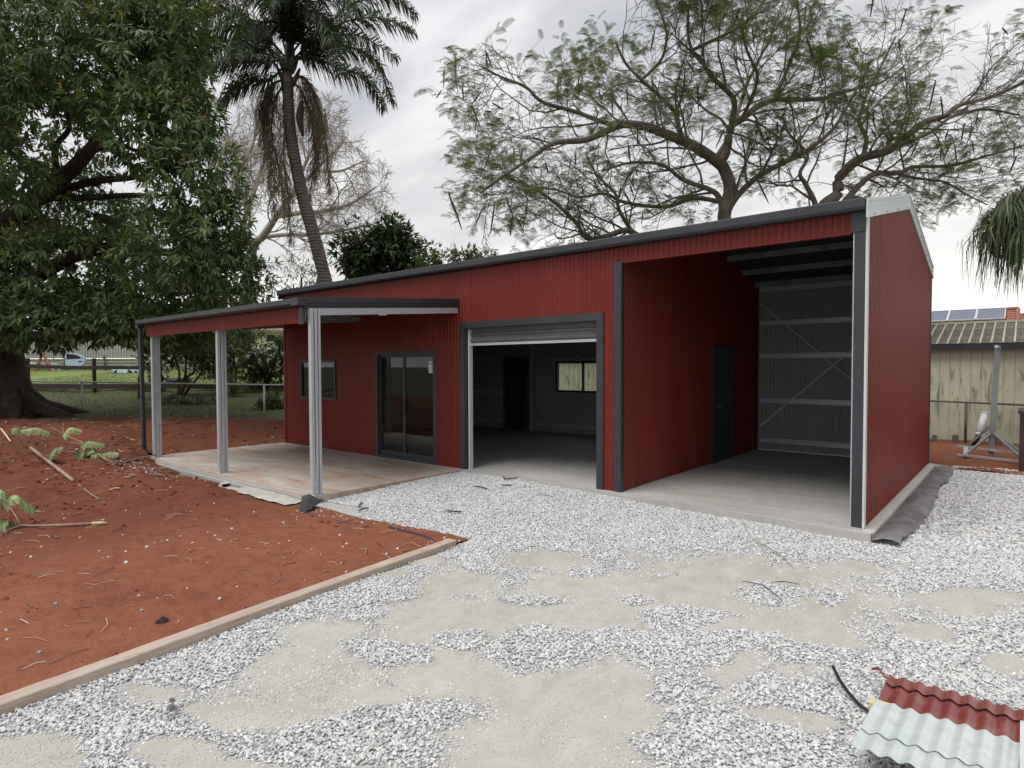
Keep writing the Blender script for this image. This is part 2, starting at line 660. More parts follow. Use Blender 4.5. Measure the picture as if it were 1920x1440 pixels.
def palm_bark():
    n = NT('palm_bark')
    w = n.n('ShaderNodeTexWave', wave_type='BANDS', bands_direction='Z')
    w.inputs['Scale'].default_value = 2.6
    w.inputs['Distortion'].default_value = 5.0
    w.inputs['Detail'].default_value = 4
    n.l(n.coord(), w.inputs['Vector'])
    g = n.noise(5, 6, 0.6)
    c = n.mix(0.5, n.ramp(w.outputs['Fac'], [(0.15, (0.05, 0.040, 0.034)), (0.6, (0.155, 0.130, 0.112))]),
              n.ramp(g, [(0.3, (0.06, 0.048, 0.04)), (0.7, (0.175, 0.15, 0.13))]))
    n.set(Base_Color=c, Roughness=0.9)
    n.bump(w.outputs['Fac'], 0.4, 0.03)
    return n.m


M['bark_palm'] = palm_bark()


def leafmat(name, stops, trans=0.25, rough=0.5, spec=0.3):
    n = NT(name)
    c = n.ramp(n.attr(), stops)
    n.set(Base_Color=c, Roughness=rough)
    n.b.inputs['Specular IOR Level'].default_value = spec
    if trans > 0:
        t = n.n('ShaderNodeBsdfTranslucent')
        n.l(n.mix(0.5, c, (0.12, 0.16, 0.02)), t.inputs['Color'])
        ms = n.n('ShaderNodeMixShader')
        ms.inputs[0].default_value = trans
        n.l(n.b.outputs[0], ms.inputs[1])
        n.l(t.outputs[0], ms.inputs[2])
        n.l(ms.outputs[0], n.out.inputs[0])
    return n.m


M['leaf_mango'] = leafmat('mango_leaf', [(0.0, (0.060, 0.108, 0.042)), (0.42, (0.118, 0.190, 0.072)), (0.75, (0.19, 0.255, 0.095)), (1.0, (0.26, 0.27, 0.09))], 0.28, 0.45, 0.4)
M['panicle'] = leafmat('mango_flower', [(0.0, (0.26, 0.23, 0.07)), (1.0, (0.46, 0.37, 0.13))], 0.2, 0.8)
M['leaf_flame'] = leafmat('feathery_leaf', [(0.0, (0.060, 0.085, 0.026)), (0.5, (0.105, 0.148, 0.040)), (1.0, (0.17, 0.21, 0.060))], 0.35, 0.6)
M['pod'] = leafmat('seed_pod', [(0.0, (0.035, 0.022, 0.016)), (1.0, (0.085, 0.052, 0.035))], 0, 0.7)
M['leaf_palm'] = leafmat('palm_leaflet', [(0.0, (0.030, 0.043, 0.025)), (0.5, (0.048, 0.066, 0.036)), (1.0, (0.085, 0.105, 0.05))], 0.2, 0.5)
M['leaf_strap'] = leafmat('strap_leaf', [(0.0, (0.040, 0.058, 0.030)), (0.6, (0.075, 0.10, 0.048)), (0.9, (0.12, 0.145, 0.065)), (1.0, (0.22, 0.18, 0.10))], 0.25, 0.5)
M['dead_palm'] = leafmat('dead_palm_leaflet', [(0.0, (0.13, 0.09, 0.062)), (1.0, (0.28, 0.21, 0.155))], 0.25, 0.8)
M['leaf_dark'] = leafmat('dark_shrub_leaf', [(0.0, (0.020, 0.032, 0.015)), (0.5, (0.042, 0.064, 0.028)), (1.0, (0.085, 0.115, 0.045))], 0.2, 0.5)
M['leaf_light'] = leafmat('light_shrub_leaf', [(0.0, (0.045, 0.065, 0.024)), (0.5, (0.085, 0.115, 0.040)), (1.0, (0.15, 0.18, 0.065))], 0.3, 0.5)
M['leaf_cut'] = leafmat('cut_frond_leaf', [(0.0, (0.26, 0.34, 0.13)), (1.0, (0.46, 0.54, 0.27))], 0.3, 0.6)
M['litter'] = leafmat('dry_leaf', [(0.0, (0.10, 0.055, 0.033)), (0.5, (0.27, 0.17, 0.11)), (1.0, (0.50, 0.38, 0.28))], 0.0, 0.85)
M['grassblade'] = leafmat('grass_blade', [(0.0, (0.050, 0.062, 0.022)), (0.5, (0.085, 0.105, 0.034)), (1.0, (0.16, 0.185, 0.06))], 0.3, 0.6)


def lawn(name='lawn', ca=(0.062, 0.070, 0.026), cb=(0.085, 0.110, 0.035)):
    n = NT(name)
    a = n.noise(0.5, 6, 0.6)
    b = n.noise(9, 5, 0.7)
    c = n.ramp(a, [(0.32, (0.085, 0.055, 0.03) if name == 'lawn' else ca), (0.45, ca), (0.7, cb)])
    c = n.mix(0.4, c, n.ramp(b, [(0.3, tuple(v * 0.5 for v in ca)), (0.7, tuple(v * 1.4 for v in cb))]))
    n.set(Base_Color=c, Roughness=0.95)
    n.bump(b, 0.6, 0.05)
    return n.m


M['lawn'] = lawn()
M['lawn_far'] = lawn('lit_green_lawn', (0.14, 0.175, 0.045), (0.20, 0.26, 0.07))  # greener grass, its colour also brightened for the open light beyond the tree


def fabric():
    n = NT('weed_mat')
    f = n.noise(3.5, 5, 0.6)
    c = n.ramp(f, [(0.3, (0.085, 0.081, 0.082)), (0.7, (0.235, 0.222, 0.22))])
    d = n.ramp(n.noise(6, 5, 0.7), [(0.56, (0, 0, 0)), (0.7, (1, 1, 1))])
    c = n.mix(n.math('MULTIPLY', d, 0.5), c, (0.27, 0.24, 0.215))
    n.set(Base_Color=c, Roughness=0.7)
    n.bump(n.noise(14, 4), 0.3, 0.02)
    return n.m


M['fabric'] = fabric()
M['fabric_black'] = paint('black_weed_mat', (0.045, 0.043, 0.046), 0.7, 0.25)


def glass(name, tint):
    n = NT(name)
    tr = n.n('ShaderNodeBsdfTransparent')
    tr.inputs[0].default_value = (*tint, 1)
    gl = n.n('ShaderNodeBsdfGlossy')
    gl.inputs['Roughness'].default_value = 0.015
    lw = n.n('ShaderNodeLayerWeight')
    fr = n.n('ShaderNodeMath', operation='MULTIPLY_ADD')
    n.l(n.math('POWER', lw.outputs['Facing'], 4.0), fr.inputs[0])
    fr.inputs[1].default_value = 0.8
    fr.inputs[2].default_value = 0.045
    ms = n.n('ShaderNodeMixShader')
    n.l(fr.outputs[0], ms.inputs[0])
    n.l(tr.outputs[0], ms.inputs[1])
    n.l(gl.outputs[0], ms.inputs[2])
    n.l(ms.outputs[0], n.out.inputs[0])
    return n.m


M['glass'] = glass('door_glass', (0.62, 0.66, 0.64))
M['glass_clear'] = glass('clear_glass', (0.85, 0.88, 0.86))
M['white'] = paint('white_plastic', (0.70, 0.71, 0.73), 0.4, 0.04)
M['paper'] = paint('lavender_sticker', (0.62, 0.60, 0.75), 0.6, 0.02)
M['ink'] = paint('sticker_print', (0.10, 0.09, 0.14), 0.6, 0.02)
M['blue'] = paint('blue_plastic', (0.025, 0.10, 0.42), 0.4, 0.05)
M['carblue'] = paint('pale_blue_car_paint', (0.42, 0.52, 0.66), 0.25, 0.03)
M['carwhite'] = paint('white_car_paint', (0.68, 0.70, 0.70), 0.25, 0.03)
M['black'] = paint('black_rubber', (0.015, 0.015, 0.016), 0.6, 0.1)
M['hose'] = paint('black_poly_pipe', (0.018, 0.013, 0.013), 0.4, 0.1)
M['pinkpaint'] = paint('faded_pink_paint', (0.45, 0.22, 0.19), 0.6, 0.12)
M['tarp'] = paint('pale_blue_tarp', (0.20, 0.30, 0.33), 0.6, 0.15)
M['rustbrown'] = paint('dark_brown_paint', (0.055, 0.022, 0.022), 0.6, 0.2)
M['pipe_dark'] = paint('dark_rail_pipe', (0.10, 0.085, 0.07), 0.6, 0.2)
M['mesh_wire'] = paint('chain_wire', (0.33, 0.33, 0.31), 0.5, 0.1, 0.5)
M['brickstub'] = paint('old_stump_grey', (0.13, 0.11, 0.09), 0.9, 0.2)
M['sponge'] = paint('pale_yellow_block', (0.62, 0.56, 0.28), 0.9, 0.1)
M['handle'] = paint('dull_chrome', (0.5, 0.48, 0.44), 0.3, 0.05, 0.9)
M['housewall'] = paint('cream_render', (0.60, 0.56, 0.44), 0.9, 0.06)
M['housetile'] = paint('brown_tiles', (0.22, 0.14, 0.10), 0.85, 0.2)


def cream_wall():
    n = NT('cream_cladding')
    f = n.noise(2.0, 5)
    c = n.ramp(f, [(0.3, (0.54, 0.535, 0.39)), (0.7, (0.65, 0.635, 0.475))])
    st = n.noise(1.6, 6, 0.68, scaled(n, 3.5, 3.5, 0.55), 0.4)
    oi = n.n('ShaderNodeObjectInfo').outputs['Random']
    zz = n.n('ShaderNodeSeparateXYZ')
    n.l(n.coord(), zz.inputs[0])
    band = n.math('MULTIPLY', n.ramp(zz.outputs[2], [(0.10, (0, 0, 0)), (0.45, (1, 1, 1))]),
                  n.ramp(n.math('DIVIDE', zz.outputs[2], 2.4), [(0.70, (1, 1, 1)), (0.80, (0, 0, 0))]))
    v = n.n('ShaderNodeVectorMath', operation='ADD')
    n.l(n.n('ShaderNodeTexCoord').outputs['Object'], v.inputs[0])
    cx = n.n('ShaderNodeCombineXYZ')
    n.l(n.math('MULTIPLY', oi, 37.0), cx.inputs[0])
    n.l(cx.outputs[0], v.inputs[1])
    mp = n.n('ShaderNodeMapping')
    mp.inputs['Scale'].default_value = (7, 1, 1.3)
    n.l(v.outputs[0], mp.inputs['Vector'])
    st = n.noise(1.0, 6, 0.7, mp.outputs[0], 0.5)
    m = n.math('MULTIPLY', n.math('MULTIPLY', n.ramp(st, [(0.50, (0, 0, 0)), (0.64, (1, 1, 1))]), band), 0.8)
    c = n.mix(m, c, (0.12, 0.115, 0.055))
    n.set(Base_Color=c, Roughness=0.6)
    return n.m


M['cream'] = cream_wall()


def lichen_roof():
    n = NT('lichen_roof')
    g = n.noise(1.7, 7, 0.68, scaled(n, 3, 1, 1), 0.6)
    s = n.ramp(g, [(0.3, (0.075, 0.068, 0.052)), (0.5, (0.13, 0.125, 0.095)), (0.62, (0.19, 0.175, 0.14)), (0.78, (0.40, 0.375, 0.30))])
    n.set(Base_Color=s, Roughness=0.9)
    return n.m


M['lichen'] = lichen_roof()
M['rib'] = paint('cream_rib', (0.55, 0.52, 0.41), 0.7, 0.08)


def tiles():
    n = NT('terracotta_tiles')
    g = n.noise(6, 5)
    oi = n.noise(2.2, 3)
    c = n.ramp(g, [(0.3, (0.22, 0.075, 0.045)), (0.55, (0.33, 0.13, 0.085)), (0.75, (0.46, 0.25, 0.17))])
    c = n.mix(0.4, c, n.ramp(oi, [(0.3, (0.20, 0.07, 0.045)), (0.7, (0.42, 0.2, 0.14))]))
    n.set(Base_Color=c, Roughness=0.85)
    return n.m


M['tile'] = tiles()
M['panel'] = paint('solar_glass', (0.13, 0.14, 0.19), 0.25, 0.05)

# ================================================================== GROUND
TB = np.array([[-2.86, -8.2], [-3.31, -3.10]])     # garden edge board, near end and far end
TBW = 0.115
# the line where red soil meets gravel beyond the end of the board
EDGE = [(-3.20, -2.98), (-3.9, -3.02), (-4.6, -3.14), (-5.3, -3.34), (-5.9, -3.28), (-6.30, -3.05)]


def board_x(y):
    return TB[0, 0] + (y - TB[0, 1]) / (TB[1, 1] - TB[0, 1]) * (TB[1, 0] - TB[0, 0])


def edge_y(x):
    xs = np.array([p[0] for p in EDGE])[::-1]
    ys = np.array([p[1] for p in EDGE])[::-1]
    return np.interp(x, xs, ys)


def in_gravel(x, y, wob=0.0):
    """True on the gravel drive"""
    right = x > board_x(y) + TBW * 0.4
    near = np.where(y < -3.1, right, True)
    w = wob * (fbm(x * 2.3, y * 2.3, 5) - 0.5)
    mid = np.where(x < -3.25, y > edge_y(x) + w, True)
    left = x > -6.2
    front = np.where(x < 0.0, y < 0.05, True)
    back = y < 6.55 + 0.5 * (fbm(x * 1.3, y * 0.0 + 3, 9) - 0.5) + 0.15 * (fbm(x * 6, y * 0.0, 19) - 0.5)
    return near & mid & left & front & back & (x < 9) & (y > -13)


def gravel_z(x, y):
    z = -0.105 + 0.085 * np.exp(-((x + 5.0) / 1.9) ** 2) * sst(y, -3.6, -0.3)
    z = z + 0.045 * sst(x, -6.2, -5.2) * np.exp(-((x + 5.6) / 0.8) ** 2) * np.exp(-((y + 2.6) / 0.9) ** 2)
    z = z + 0.03 * (fbm(x * 0.7, y * 0.7, 31) - 0.5) + 0.012 * (fbm(x * 3, y * 3, 37) - 0.5)
    return z


def land_z(x, y):
    """open ground away from the drive: soil at the left climbs to the neighbours' lawn"""
    x = np.asarray(x, float)
    y = np.asarray(y, float)
    u, d = ud(x, y)
    left = sst(-u, 1.0, 6.0)
    xs = np.where(y > -2.6, -12.6, -9.0)
    z = -0.10 + 0.0 * x
    t = sst(-x, 9.0, 14.5) * sst(-y, 2.4, 3.6) + sst(-x, 12.4, 16.0) * (1 - sst(-y, 2.4, 3.6))
    z = z + 0.40 * np.clip(t, 0, 1) * left
    z = z + left * (0.45 * sst(d, 19.0, 25.2) + 0.32 * sst(d, 25.3, 25.5) + 0.62 * sst(d, 25.6, 42))
    return z


def soil_z(x, y):
    z = land_z(x, y) + 0.02
    w = sst(-x, 3.2, 3.7) * (1 - sst(y, 3.5, 6.0))
    lump = sst(-x, 6.0, 9.0)
    z = z + w * ((0.03 + 0.17 * lump) * (fbm(x * 1.1, y * 1.1, 51) - 0.42) + (0.014 + 0.11 * lump) * (fbm(x * 4.0, y * 4.0, 57) - 0.5)
                 + (0.006 + 0.024 * lump) * (fbm(x * 12, y * 12, 61) - 0.5))
    # heap of spoil beside the verandah slab
    for cx_, cy_, r_, h_ in ((-9.2, -4.1, 0.85, 0.12), (-10.9, -4.2, 1.0, 0.13), (-12.9, -5.2, 1.3, 0.22), (-8.1, -3.75, 0.5, 0.08), (-14.2, -3.0, 1.4, 0.15)):
        z = z + h_ * np.exp(-(((x - cx_) / r_) ** 2 + ((y - cy_) / (r_ * 0.6)) ** 2)) * (0.7 + 0.6 * fbm(x * 3, y * 3, 77))
    # trench beside the slab front
    z = z - 0.07 * np.exp(-((y + 3.12) / 0.16) ** 2) * sst(-x, 6.4, 7.0) * (1 - sst(-x, 11.6, 12.2))
    return z


# far base ground, one sheet to the horizon
g = np.concatenate([-np.geomspace(600, 45, 10), np.linspace(-44, 30, 112), np.geomspace(31, 600, 10)])
gy = np.concatenate([-np.geomspace(600, 21, 10), np.linspace(-20, 60, 122), np.geomspace(62, 600, 9)])
X, Y = np.meshgrid(g, gy)
mb = MB()
mb.grid(X, Y, land_z(X, Y) - 0.12)
struct('ground', mb, M['lawn'], True)

# lawn behind the soil at the left
X, Y = np.meshgrid(np.arange(-62, -12.5, 0.45), np.arange(-26, 44, 0.45))
u, d = ud(X, Y)
lim = 17.6 + 1.2 * (fbm(X * 0.5, Y * 0.5, 3) - 0.5)
Z = land_z(X, Y) - 0.03 * (1 - sst(d, 17.5, 19)) + 0.06 * (fbm(X * 0.8, Y * 0.8, 23) - 0.5)
mb = MB()
mb.grid(X, Y, Z, (d > 16.6) & (u < -3.5) & (d < 26.2))
struct('lawn', mb, M['lawn'], True)
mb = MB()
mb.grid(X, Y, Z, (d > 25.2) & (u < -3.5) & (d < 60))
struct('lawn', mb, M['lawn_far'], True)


def soil_keep(x, y):
    u_, d_ = ud(x, y)
    bx = np.where(y < -3.08, x < board_x(y) - TBW * 0.3, np.where(x > -3.25, False, y < edge_y(x) + 0.12))
    slab = (x > -12.22) & (x < -6.1) & (y > -3.0)
    far = d_ < 17.6 + 1.4 * (fbm(x * 0.6, y * 0.6, 3) - 0.5) + 0.5 * (fbm(x * 2.2, y * 2.2, 13) - 0.5)
    return np.where(x > -6.1, bx, ~slab) & far & (y > -13)


for (xa, xb, ya, yb, st) in ((-7.6, -2.6, -9.5, -2.7, 0.035), (-13.0, -7.565, -10.5, -2.5, 0.045), (-26, -12.1, -13, 8.0, 0.09)):
    X, Y = np.meshgrid(np.arange(xa, xb, st), np.arange(ya, yb, st))
    mb = MB()
    mb.grid(X, Y, soil_z(X, Y), soil_keep(X, Y))
    struct('red_soil', mb, M['soil'], True)
X, Y = np.meshgrid(np.arange(-3, 9, 0.07), np.arange(6.0, 10.95, 0.07))
mb = MB()
mb.grid(X, Y, -0.10 + 0.09 * (fbm(X * 1.2, Y * 1.2, 91) - 0.4) + 0.03 * (fbm(X * 6, Y * 6, 93) - 0.5) + 0.05 * sst(Y, 8.5, 10.5), (X > 0.2) | (Y > 6.1))
struct('red_soil', mb, M['soil'], True)

# where crusher dust shows through the stones, as ovals (picture position, half sizes in picture)
DUST = [(1340, 1095, 300, 75), (1180, 1140, 270, 100), (940, 1160, 220, 70), (1430, 1180, 200, 60), (1080, 1290, 240, 130), (960, 1390, 280, 100), (760, 1200, 150, 45), (870, 1250, 170, 50),
        (1130, 1400, 120, 60), (1540, 1130, 90, 45), (1810, 1125, 120, 34), (1740, 1175, 60, 20), (630, 1178, 85, 30), (800, 1160, 110, 35),
        (700, 1290, 70, 22), (455, 1330, 120, 32), (330, 1400, 90, 30), (55, 1405, 110, 42), (430, 1430, 140, 20), (700, 1430, 90, 18),
        (1370, 1235, 90, 32), (1430, 1340, 75, 30), (1520, 1345, 45, 22), (880, 1090, 90, 22), (1030, 1045, 90, 20), (560, 1225, 60, 14),
        (1300, 1300, 40, 40), (1690, 1290, 60, 14), (285, 1290, 70, 20), (1880, 1240, 60, 22), (1600, 1060, 90, 16)]
ISLE = [(1440, 1108, 62, 22), (1560, 1115, 28, 14), (1262, 1152, 58, 26), (1325, 1148, 38, 11), (1270, 1208, 105, 36), (1400, 1193, 95, 20), (1500, 1215, 70, 18),
        (1015, 1208, 115, 42), (1140, 1192, 65, 20), (1425, 1285, 42, 26), (1275, 1280, 55, 30), (1310, 1340, 75, 34), (1375, 1390, 170, 52), (650, 1385, 190, 42),
        (770, 1340, 90, 26), (1030, 1048, 0, 0), (700, 1215, 100, 28), (870, 1195, 60, 18), (1190, 1120, 40, 10), (250, 1345, 120, 24), (1000, 1120, 60, 10)]


def oval(x, y, L):
    best = np.full(np.shape(x), -9.0)
    for (px_, py_, rx, ry) in L:
        if rx == 0:
            continue
        c = at_z(px_, py_)
        a = at_z(px_ + rx, py_) - c
        b = (at_z(px_, py_ - ry) - at_z(px_, py_ + ry)) / 2
        det = a[0] * b[1] - a[1] * b[0]
        dx, dy = x - c[0], y - c[1]
        s = (dx * b[1] - dy * b[0]) / det
        t = (a[0] * dy - a[1] * dx) / det
        best = np.maximum(best, 1 - np.sqrt(s * s + t * t))
    return best


def dust(x, y):
    n1 = fbm(x * 2.4, y * 2.4, 101) - 0.5
    n2 = fbm(x * 8, y * 8, 103, 5) - 0.5
    d_ = oval(x, y, DUST) + 1.3 * n1 + 1.0 * n2
    i_ = oval(x, y, ISLE) + 0.6 * n1 + 0.9 * n2
    m = sst(d_, -0.42, 0.58) * (1 - sst(i_, -0.36, 0.36))
    wild = sst(fbm(x * 0.9, y * 0.9, 107) - 0.16 * sst(y, -5, -2), 0.60, 0.70)
    m = np.maximum(m, 0.8 * wild * sst(-y, 2.6, 3.6))
    return np.clip(m, 0, 1)


X, Y = np.meshgrid(np.arange(-6.3, 9.0, 0.05), np.arange(-13, 7.0, 0.05))
DU = dust(X, Y)
mb = MB()
mb.grid(X, Y, gravel_z(X, Y) - 0.004 * (1 - DU), in_gravel(X, Y, 0.25), DU)
struct('gravel_drive', mb, M['gravel'], True)


def scatter(name, P, size, mat, flat=0.62, seed=1, kind='stuff'):
    """real stones instanced on scattered points"""
    me = bpy.data.meshes.new(name)
    me.vertices.add(len(P))
    me.vertices.foreach_set('co', P.astype(np.float32).reshape(-1))
    a = me.attributes.new('size', 'FLOAT', 'POINT')
    a.data.foreach_set('value', size.astype(np.float32))
    me.materials.append(mat)
    o = bpy.data.objects.new(name, me)
    COL.objects.link(o)
    ng = bpy.data.node_groups.new(name + '_scatter', 'GeometryNodeTree')
    ng.interface.new_socket('Geometry', in_out='INPUT', socket_type='NodeSocketGeometry')
    ng.interface.new_socket('Geometry', in_out='OUTPUT', socket_type='NodeSocketGeometry')
    N, L = ng.nodes, ng.links
    gi, go = N.new('NodeGroupInput'), N.new('NodeGroupOutput')
    joins = N.new('GeometryNodeJoinGeometry')
    for k in range(6):
        ico = N.new('GeometryNodeMeshIcoSphere')
        ico.inputs['Radius'].default_value = 1.0
        ico.inputs['Subdivisions'].default_value = 2
        sp = N.new('GeometryNodeSetPosition')
        no = N.new('ShaderNodeTexNoise')
        no.noise_dimensions = '4D'
        no.inputs['W'].default_value = k * 3.7 + seed
        no.inputs['Scale'].default_value = 0.75
        no.inputs['Detail'].default_value = 2
        sub = N.new('ShaderNodeVectorMath')
        sub.operation = 'SUBTRACT'
        sub.inputs[1].default_value = (0.5, 0.5, 0.5)
        mul = N.new('ShaderNodeVectorMath')
        mul.operation = 'MULTIPLY'
        mul.inputs[1].default_value = (1.5, 1.5, 1.3)
        L.new(no.outputs['Color'], sub.inputs[0])
        L.new(sub.outputs[0], mul.inputs[0])
        L.new(ico.outputs['Mesh'], sp.inputs['Geometry'])
        L.new(mul.outputs[0], sp.inputs['Offset'])
        tr = N.new('GeometryNodeTransform')
        tr.inputs['Scale'].default_value = (1.0, 0.66 + 0.05 * k, flat * (0.8 + 0.07 * k))
        L.new(sp.outputs[0], tr.inputs['Geometry'])
        sm = N.new('GeometryNodeSetMaterial')
        sm.inputs['Material'].default_value = mat
        L.new(tr.outputs[0], sm.inputs['Geometry'])
        gt = N.new('GeometryNodeGeometryToInstance')
        L.new(sm.outputs[0], gt.inputs[0])
        L.new(gt.outputs[0], joins.inputs[0])
    ip = N.new('GeometryNodeInstanceOnPoints')
    ip.inputs['Pick Instance'].default_value = True
    rv = N.new('FunctionNodeRandomValue')
    rv.data_type = 'INT'
    rv.inputs[4].default_value = 0
    rv.inputs[5].default_value = 5
    rr = N.new('FunctionNodeRandomValue')
    rr.data_type = 'FLOAT_VECTOR'
    rr.inputs[0].default_value = (-0.5, -0.5, 0)
    rr.inputs[1].default_value = (0.5, 0.5, 6.28)
    at = N.new('GeometryNodeInputNamedAttribute')
    at.data_type = 'FLOAT'
    at.inputs['Name'].default_value = 'size'
    L.new(gi.outputs[0], ip.inputs['Points'])
    L.new(joins.outputs[0], ip.inputs['Instance'])
    L.new(rv.outputs[2], ip.inputs['Instance Index'])
    L.new(rr.outputs[0], ip.inputs['Rotation'])
    L.new(at.outputs[0], ip.inputs['Scale'])
    L.new(ip.outputs[0], go.inputs[0])
    md = o.modifiers.new('scatter', 'NODES')
    md.node_group = ng
    o['kind'] = kind
    return o


def gravel_points(n, x0, x1, y0, y1, lo, hi, cover=1.0):
    x = rng.uniform(x0, x1, n)
    y = rng.uniform(y0, y1, n)
    du = dust(x, y)
    k = in_gravel(x, y, 0.35) & (rng.random(n) < cover * np.clip(1.03 - 1.06 * du, 0.018, 1) ** 1.2)
    x, y, du = x[k], y[k], du[k]
    s = (lo + (hi - lo) * rng.random(len(x)) ** 2.0) * (1 - 0.35 * du)
    # stones beside the bare dust thin out and lie half sunk
    z = gravel_z(x, y) + s * (0.16 - 0.45 * du) + rng.uniform(0, 0.007, len(x)) * (1 - du)
    u_, d_ = ud(x, y)
    vis = (d_ > 1.2) & (np.abs(u_) < d_ * 1.1 + 2.5)
    return np.stack([x, y, z], 1)[vis], s[vis]


P1, s1 = gravel_points(390000, -5.2, 6.3, -8.0, -2.8, 0.0058, 0.0138)
P2, s2 = gravel_points(170000, -6.3, 6.5, -2.8, 0.3, 0.008, 0.0145)
P3, s3 = gravel_points(64000, 0, 6.4, 0.3, 7.0, 0.014, 0.024)
scatter('gravel', np.vstack([P1, P2, P3]), np.concatenate([s1, s2, s3]), M['stone'])

# small chips and grit lying on the crusher dust
n = 120000
xg_ = rng.uniform(-4.6, 3.5, n)
yg_ = rng.uniform(-7.6, -2.0, n)
dg_ = dust(xg_, yg_)
k = in_gravel(xg_, yg_) & (rng.random(n) < dg_ * (0.10 + 0.9 * sst(fbm(xg_ * 2.2, yg_ * 2.2, 151), 0.42, 0.68)))
xg_, yg_ = xg_[k], yg_[k]
scatter('grit', np.stack([xg_, yg_, gravel_z(xg_, yg_) + 0.001], 1), 0.002 + 0.006 * rng.random(len(xg_)) ** 2.5, M['grit'], 0.6, 33)

# stray white stones and chips on the red soil
n = 1500
xs_ = rng.uniform(-9, -3, n)
ys_ = rng.uniform(-8.5, -3.0, n)
k = soil_keep(xs_, ys_) & (rng.random(n) < 0.10 + 0.9 * np.exp(-np.abs(ys_ - edge_y(xs_)) / 0.15) + 0.5 * np.exp(-np.abs(board_x(ys_) - xs_) / 0.15))
xs_, ys_ = xs_[k], ys_[k]
cl = at_z(270, 885, 0.0)
xc = cl[0] + rng.normal(0, 0.55, 170)
yc = cl[1] + rng.normal(0, 0.16, 170)
xs_, ys_ = np.concatenate([xs_, xc]), np.concatenate([ys_, yc])
kk = soil_keep(xs_, ys_)
xs_, ys_ = xs_[kk], ys_[kk]
scatter('stray_stones', np.stack([xs_, ys_, soil_z(xs_, ys_) + 0.004], 1), rng.uniform(0.006, 0.017, len(xs_)), M['stone'], 0.6, 9)
n = 4500
xs_ = rng.uniform(-15, -3, n)
ys_ = rng.uniform(-9, -2.8, n)
k = soil_keep(xs_, ys_) & (rng.random(n) < 0.12 + 0.88 * sst(-xs_, 6.5, 9.5)) & (fbm(xs_ * 1.3, ys_ * 1.3, 201) > 0.46)
xs_, ys_ = xs_[k], ys_[k]
scatter('soil_clods', np.stack([xs_, ys_, soil_z(xs_, ys_) + 0.002], 1), 0.006 + 0.032 * rng.random(len(xs_)) ** 3, M['soil'], 0.8, 21)

# grass blades on the lawn
n = 52000
uu = rng.uniform(-24, -4, n)
dd = rng.uniform(15.8, 40, n)
xg = CAM[0] + RT0[0] * uu + FH[0] * dd
yg = CAM[1] + RT0[1] * uu + FH[1] * dd
k = ((dd > 17.6 + 1.4 * (fbm(xg * 0.6, yg * 0.6, 3) - 0.5)) & (fbm(xg * 0.5, yg * 0.5, 41) > 0.36 - 0.1 * (dd > 25)) & (xg < -12.6)
     & (np.abs(dd - 25.4) > 0.3) & (np.abs(uu) < dd * 0.9))
xg, yg, dd = xg[k], yg[k], dd[k]
zg = land_z(xg, yg) + 0.06 * (fbm(xg * 0.8, yg * 0.8, 23) - 0.5)
m_ = len(xg)
az = rng.uniform(0, 6.28, m_)
mb = MB()
mb.inst([(0, -0.09, 0), (0, 0.09, 0), (1, 0.0, 0.35)], [(0, 1, 2)], None, np.stack([xg, yg, zg], 1),
        np.stack([np.cos(az) * 0.5, np.sin(az) * 0.5, np.full(m_, 0.9)], 1), np.stack([np.cos(az), np.sin(az), np.zeros(m_)], 1) + 0.01,
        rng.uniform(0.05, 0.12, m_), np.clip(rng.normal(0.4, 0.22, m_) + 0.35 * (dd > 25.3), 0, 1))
struct('grass', mb, M['grassblade'], kind='stuff')

# ================================================================== GARDEN EDGE BOARD
mb = MB()
dirb = TB[1] - TB[0]
nb = 46
t = np.linspace(0, 1, nb)
cx_ = TB[0, 0] + dirb[0] * t + 0.012 * np.sin(t * 7)
cy2 = TB[0, 1] + dirb[1] * t
zt = -0.035 + 0.007 * (fbm(t * 6, t * 0, 7) - 0.5) - 0.01 * t
sd = np.array([dirb[1], -dirb[0]])
sd = sd / np.linalg.norm(sd) * TBW / 2
prof = [(-1, -0.14), (-1, -0.006), (-0.9, 0.0), (0.9, 0.0), (1, -0.006), (1, -0.14)]
V = np.array([[cx_[i] + sd[0] * a, cy2[i] + sd[1] * a, zt[i] + b + 0.0012 * math.sin(i * 2.3 + a * 3)] for i in range(nb) for a, b in prof])
Q = [(i * 6 + j, i * 6 + (j + 1) % 6, i * 6 + 6 + (j + 1) % 6, i * 6 + 6 + j) for i in range(nb - 1) for j in range(6)]
e_ = (nb - 1) * 6
Q += [(e_, e_ + 1, e_ + 4, e_ + 5), (e_ + 1, e_ + 2, e_ + 3, e_ + 4), (5, 4, 1, 0), (4, 3, 2, 1)]
mb.add(V, None, Q)
solo('edging_board', mb, M['board'], 'long weathered timber board edging the red soil beside the gravel', 'timber edging')

# ================================================================== THE SHED
XL, D_, H_, RG = -12.12, 5.82, 3.484, 4.136
SLOPE = (RG - H_) / (D_ / 2)
PITCH_W = 0.0762


def prof_(s):
    c = (1 + np.cos(2 * np.pi * s / PITCH_W)) / 2
    return 0.020 * c ** 0.62 - 0.010


shed = thing('farm_shed', 'large red corrugated steel shed with open carport bay, roller door and verandah', 'shed', (-6.06, 2.9, 0))


def roof_z(y):
    return np.where(np.asarray(y) < D_ / 2, H_ + SLOPE * np.asarray(y), H_ + SLOPE * (D_ - np.asarray(y)))


